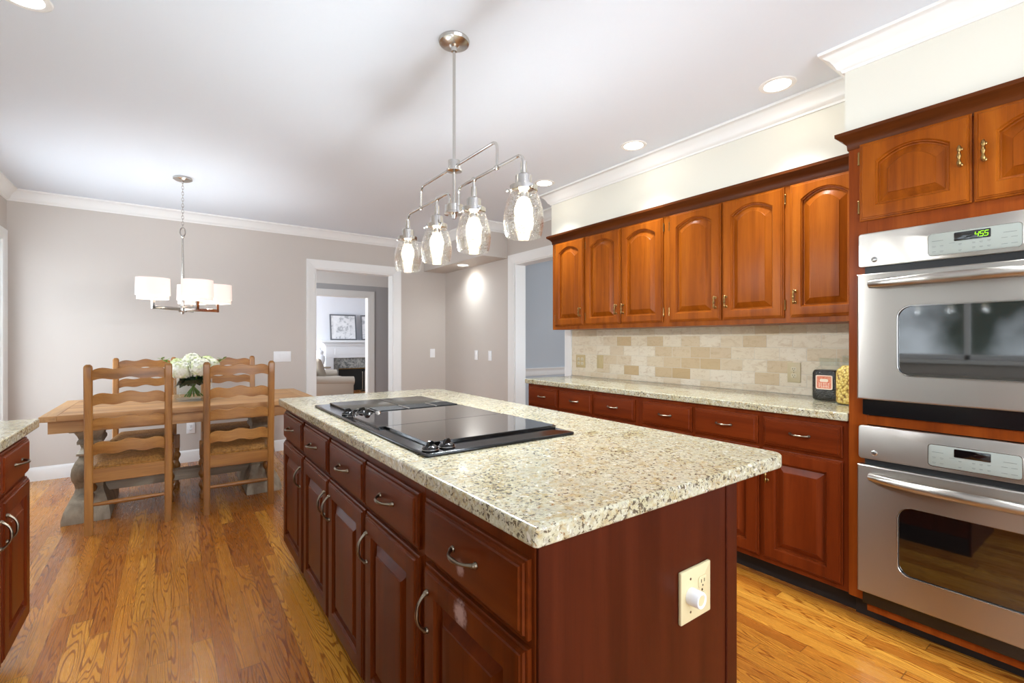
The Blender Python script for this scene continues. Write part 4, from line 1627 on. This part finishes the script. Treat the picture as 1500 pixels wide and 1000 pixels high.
def bloom(c, r, nf):
    g = G()
    rnd = random.Random(int(c[0] * 9999) + int(c[1] * 999))
    g.ball(c, r * .86, u=14, v=10)
    for i in range(nf):
        zz_ = 1 - 2 * (i + .5) / nf
        if zz_ < -.75:
            continue
        a = i * 2.39996
        q = math.sqrt(1 - zz_ * zz_)
        nrm = Vector((q * math.cos(a), q * math.sin(a), zz_))
        p = Vector(c) + nrm * r * rnd.uniform(.92, 1.04)
        u = nrm.orthogonal().normalized()
        w = nrm.cross(u)
        th = rnd.uniform(0, PI)
        for k_ in range(4):
            b = th + k_ * PI / 2
            d1 = u * math.cos(b) + w * math.sin(b)
            d2 = u * math.cos(b + PI / 2) + w * math.sin(b + PI / 2)
            s_ = r * .19
            tl = nrm * s_ * rnd.uniform(-.1, .35)
            vs = [p, p + d1 * s_ * .35 + d2 * s_ * .42, p + d1 * s_ * .8 + d2 * s_ * .46 + tl * .6, p + d1 * s_ * 1.15 + tl, p + d1 * s_ * .8 - d2 * s_ * .46 + tl * .6, p + d1 * s_ * .35 - d2 * s_ * .42]
            g.bm.faces.new([g.bm.verts.new(v) for v in vs])
    return g


def leaf(g, p, d, ln, wd, droop=.3):
    d = Vector(d).normalized()
    s_ = d.cross(Vector((0, 0, 1))).normalized()
    rows = []
    for i in range(7):
        t_ = i / 6
        c_ = Vector(p) + d * ln * t_ - Vector((0, 0, 1)) * droop * ln * t_ * t_
        w = wd * math.sin(PI * min(.98, t_ * .9 + .08))
        rows.append([g.bm.verts.new(c_ - s_ * w), g.bm.verts.new(c_ - Vector((0, 0, w * .3))), g.bm.verts.new(c_ + s_ * w)])
    for r0, r1 in zip(rows, rows[1:]):
        for i in range(2):
            g.bm.faces.new((r0[i], r0[i + 1], r1[i + 1], r1[i]))


# camera-facing offsets in the bouquet: (right, toward back, height, radius)
FL = [((-.060, -.070, .262), .068, 'white hydrangea at the front left of the vase, lowest white head'),
      ((.075, -.065, .285), .072, 'largest white hydrangea at the front right of the bouquet'),
      ((-.020, .030, .325), .066, 'creamy hydrangea at the top middle of the bouquet'),
      ((.075, .060, .315), .056, 'pale green hydrangea at the top right of the bouquet'),
      ((.135, .010, .300), .048, 'small pale flower head at the right rim of the bouquet'),
      ((-.115, .010, .302), .050, 'pale green flower head at the upper left of the bouquet'),
      ((-.135, -.055, .255), .046, 'small white flower head half behind the front left chair post'),
      ((.020, .120, .295), .055, 'white hydrangea at the back of the bouquet')]
for i, ((a, b, h), r, lab) in enumerate(FL):
    dx, dy = a * ca_ + b * sa_, -a * sa_ + b * ca_
    # the blooms are turned as the table shows them
    dx, dy = a * .92 + b * .38, -a * .38 + b * .92
    t = thing('hydrangea', lab, 'flower', (vx + dx, vy + dy, vz + .03), 0, 'white flowers in the glass vase')
    org = Vector(t.location)
    c = (vx + dx, vy + dy, vz + h - .018)
    r *= 1.08
    obj('flower_head', bloom(c, r, 170), petals_g if i in (3, 5) else petals, t, org, recalc=False)
    bot = Vector((vx - dx * .45, vy - dy * .45, vz + .03))
    mid = Vector((vx + dx * .15, vy + dy * .15, vz + .14))
    obj('stem', G().tube([bot.lerp(mid, .0), bot.lerp(mid, .5), mid, mid.lerp(Vector(c), .5), c], .0055, 8), stem_m, t, org)
    if i < 6:
        g = G()
        for q in range(3):
            an = i * 1.9 + q * 2.6
            leaf(g, mid + Vector((0, 0, .02 + .015 * q)), (math.cos(an), math.sin(an), .15), .115, .052, .6)
        obj('leaf', g, leaf_m, t, org, recalc=False)
for sg, lab in ((-1, 'thin leafy sprig sticking out at the left of the bouquet'), (1, 'thin leafy sprig sticking out at the right of the bouquet')):
    t = thing('foliage_sprig', lab, 'foliage', (vx + sg * .05, vy, vz + .03))
    org = Vector(t.location)
    P = [Vector((vx - sg * .03, vy, vz + .03)), Vector((vx + sg * .04, vy - sg * .02, vz + .18)), Vector((vx + sg * .13, vy - sg * .05, vz + .28)), Vector((vx + sg * .205, vy - sg * .075, vz + .335))]
    obj('stem', G().tube(P, .0028, 6), stem_m, t, org)
    g = G()
    for q in range(9):
        p = P[2].lerp(P[3], q / 8)
        leaf(g, p, (math.cos(q * 2.2), math.sin(q * 2.2), .5), .05, .011, .1)
    obj('leaf', g, leaf_l, t, org, recalc=False)


# ================================================================== LIVING ROOM BEYOND
# fireplace
t = thing('fireplace', 'white mantel fireplace with grey marble surround in the far room', 'fireplace', (3.9, LY, 0))
org = Vector(t.location)
white_m = plain('mantel_white', (236, 238, 242), .4)
k = Mat('grey_marble')
nm_ = k.noise(k.coords((1, 1, 1), False), 9, 5, .6, 1.6).outputs[0]
k.bsdf(k.ramp(nm_, [(.35, lin((92, 96, 98))), (.5, lin((146, 148, 146))), (.62, lin((176, 176, 172)))]), .2)
marble = k.m
MX0, MX1 = 3.02, 4.78
g = G()
g.box((MX0, LY - .16, 0), (MX0 + .19, LY - .003, .82), .004, 1)
g.box((MX1 - .19, LY - .16, 0), (MX1, LY - .003, .82), .004, 1)
g.box((MX0, LY - .16, .82), (MX1, LY - .003, 1.14), .004, 1)
g.box((MX0 + .22, LY - .17, .90), (MX1 - .22, LY - .15, 1.05), .004, 1)
g.box((MX0 - .04, LY - .20, 1.12), (MX1 + .04, LY - .003, 1.17), .006, 1)
g.box((MX0 - .08, LY - .24, 1.17), (MX1 + .08, LY - .003, 1.20), .006, 1)
g.box((MX0 - .14, LY - .30, 1.20), (MX1 + .14, LY - .003, 1.255), .006, 1)
obj('mantel', g, white_m, t, org)
g = G()
g.box((MX0 + .19, LY - .10, .55), (MX1 - .19, LY - .003, .82)).box((MX0 + .19, LY - .10, 0), (MX0 + .32, LY - .003, .55)).box((MX1 - .32, LY - .10, 0), (MX1 - .19, LY - .003, .55))
obj('marble_surround', g, marble, t, org)
obj('firebox', G().box((MX0 + .32, LY - .06, 0), (MX1 - .32, LY - .004, .55)), black_mat, t, org)
obj('firebox_rim', G().box((MX0 + .32, LY - .12, .535), (MX1 - .32, LY - .10, .56), .003, 1), brass, t, org)
# fire tools
t = thing('fire_tools', 'slim steel fire tools standing at the firebox opening', 'fire tools', (3.86, LY - .42, 0))
obj('base', G().lathe([(.08, 0), (.08, .012), (.02, .02), (.01, .03)], (0, 0, 0), 20), black_mat, t)
for q in (-.03, .03):
    obj('poker', G().tube([(q, 0, .02), (q, 0, .46)], .008, 8).ball((q, 0, .47), .014, u=10, v=6), nickel_b, t)
# pictures leaning on the mantel shelf
k = Mat('abstract_print')
nv = k.noise(k.coords((1, 1, 1)), 5, 6, .65, 2.2).outputs[0]
k.bsdf(k.ramp(nv, [(.36, lin((180, 182, 186))), (.45, lin((228, 229, 232))), (.6, lin((240, 240, 242)))]), .6)
print_m = k.m
frame_m = plain('picture_frame_grey', (104, 106, 112), .35)
for xa, xb, lab in ((3.135, 3.775, 'grey-framed abstract print on the left of the far mantel'), (3.89, 4.53, 'grey-framed abstract print on the mantel, cut by the far door casing')):
    t = thing('framed_picture', lab, 'picture', ((xa + xb) / 2, LY - .14, 1.255))
    Mt = Matrix.Translation(((xa + xb) / 2, LY - .14, 1.257)) @ Matrix.Rotation(R(-8), 4, 'X')
    org = Vector(t.location)
    hw, hh = (xb - xa) / 2, .64
    g = G()
    for a, b in (((-hw, -.015, 0), (-hw + .03, .015, hh)), ((hw - .03, -.015, 0), (hw, .015, hh)), ((-hw + .03, -.015, 0), (hw - .03, .015, .03)), ((-hw + .03, -.015, hh - .03), (hw - .03, .015, hh))):
        g.box(a, b, .003, 1, M=Mt)
    obj('frame', g, frame_m, t, org)
    obj('print', G().box((-hw + .028, -.004, .028), (hw - .028, .012, hh - .028), M=Mt), print_m, t, org)

# armchair / small sofa in front of the fire
t = thing('sofa', 'beige rolled-arm sofa in the far room through the doorway', 'sofa', (2.55, 10.35, 0))
org = Vector(t.location)
sx0, sx1, sy0, sy1 = 2.05, 3.10, 9.85, 11.35
obj('sofa_base', G().box((sx0 + .03, sy0 + .04, .06), (sx1 - .02, sy1 - .04, .30), .03, 3), sofa_m, t, org)
for qx in (sx0 + .08, sx1 - .1):
    for qy in (sy0 + .1, sy1 - .1):
        obj('foot', G().lathe([(.02, 0), (.03, .065), (0, .065)], (qx, qy, 0), 14), grey_wood, t, org)
obj('seat_cushion', G().box((sx0 + .22, sy0 + .21, .30), (sx1 + .06, sy1 - .21, .44), .05, 4), sofa_m, t, org)
obj('backrest', G().box((sx0, sy0 + .05, .10), (sx0 + .26, sy1 - .05, .70), .09, 5), sofa_m, t, org)
for ya, yb, az in ((sy0, sy0 + .22, .40), (sy1 - .22, sy1, .48)):
    g = G().box((sx0 + .06, ya + .03, .08), (sx1 - .01, yb - .03, az), .03, 3)
    ym = (ya + yb) / 2
    g.tube([(sx0 + .08, ym, az + .06), (sx0 + .5, ym, az + .02), (sx1, ym, az)], .095, 20)
    obj('arm', g, sofa_m, t, org)


def cushion(lab, c, r, rx, rz, mat):
    g = G()
    Mt = Matrix.Translation(c) @ Matrix.Rotation(rz, 4, 'Z') @ Matrix.Rotation(rx, 4, 'Y')
    n = 14
    for sg in (-1, 1):
        gr = []
        for j in range(n + 1):
            row = []
            for i in range(n + 1):
                a, b = -1 + 2 * i / n, -1 + 2 * j / n
                th = .36 * r * ((1 - a ** 4) * (1 - b ** 4)) ** .5
                pin = 1 - .06 * (1 - abs(a)) * 0 - .05 * (1 - a * a) * (abs(b) > .99) - .05 * (1 - b * b) * (abs(a) > .99)
                row.append(g.bm.verts.new(Mt @ Vector((sg * th, a * r * pin, b * r * pin))))
            gr.append(row)
        for j in range(n):
            for i in range(n):
                g.bm.faces.new((gr[j][i], gr[j][i + 1], gr[j + 1][i + 1], gr[j + 1][i]))
    bmesh.ops.remove_doubles(g.bm, verts=g.bm.verts, dist=1e-4)
    o = obj('cushion', g, mat, None, c, angle=60)
    return tagit(o, lab, 'cushion', 'cushions on the far sofa')


cushion('large taupe cushion leaning on the back of the far sofa', (2.47, 10.30, .66), .23, R(-18), R(8), pillow_m)
cushion('smaller taupe cushion farther along the far sofa', (2.52, 10.80, .63), .19, R(-18), R(-10), pillow_m)
# side table with a lidded white jar
t = thing('side_table', 'dark round side table behind the far sofa', 'table', (2.82, 11.58, 0))
obj('table_top', G().lathe([(.24, .60), (.25, .605), (.25, .625), (.0, .63)], (0, 0, 0), 30), grey_wood, t)
obj('pedestal', G().lathe([(.16, 0), (.16, .02), (.04, .05), (.03, .30), (.05, .58), (.08, .60)], (0, 0, 0), 20), grey_wood, t)
t = thing('ginger_jar', 'white lidded ginger jar behind the far sofa', 'jar', (2.78, 11.55, .63))
t.location = (2.82, 11.58, .6302)
obj('jar_body', G().lathe([(.07, 0), (.075, .01), (.10, .08), (.125, .18), (.115, .25), (.075, .29), (.075, .31), (0, .31)], (0, 0, 0), 28), white_m, t)
obj('lid', G().lathe([(.085, .311), (.088, .32), (.085, .36), (.06, .385), (.02, .395), (.012, .41), (.022, .425), (.016, .445), (0, .45)], (0, 0, 0), 28), white_m, t)
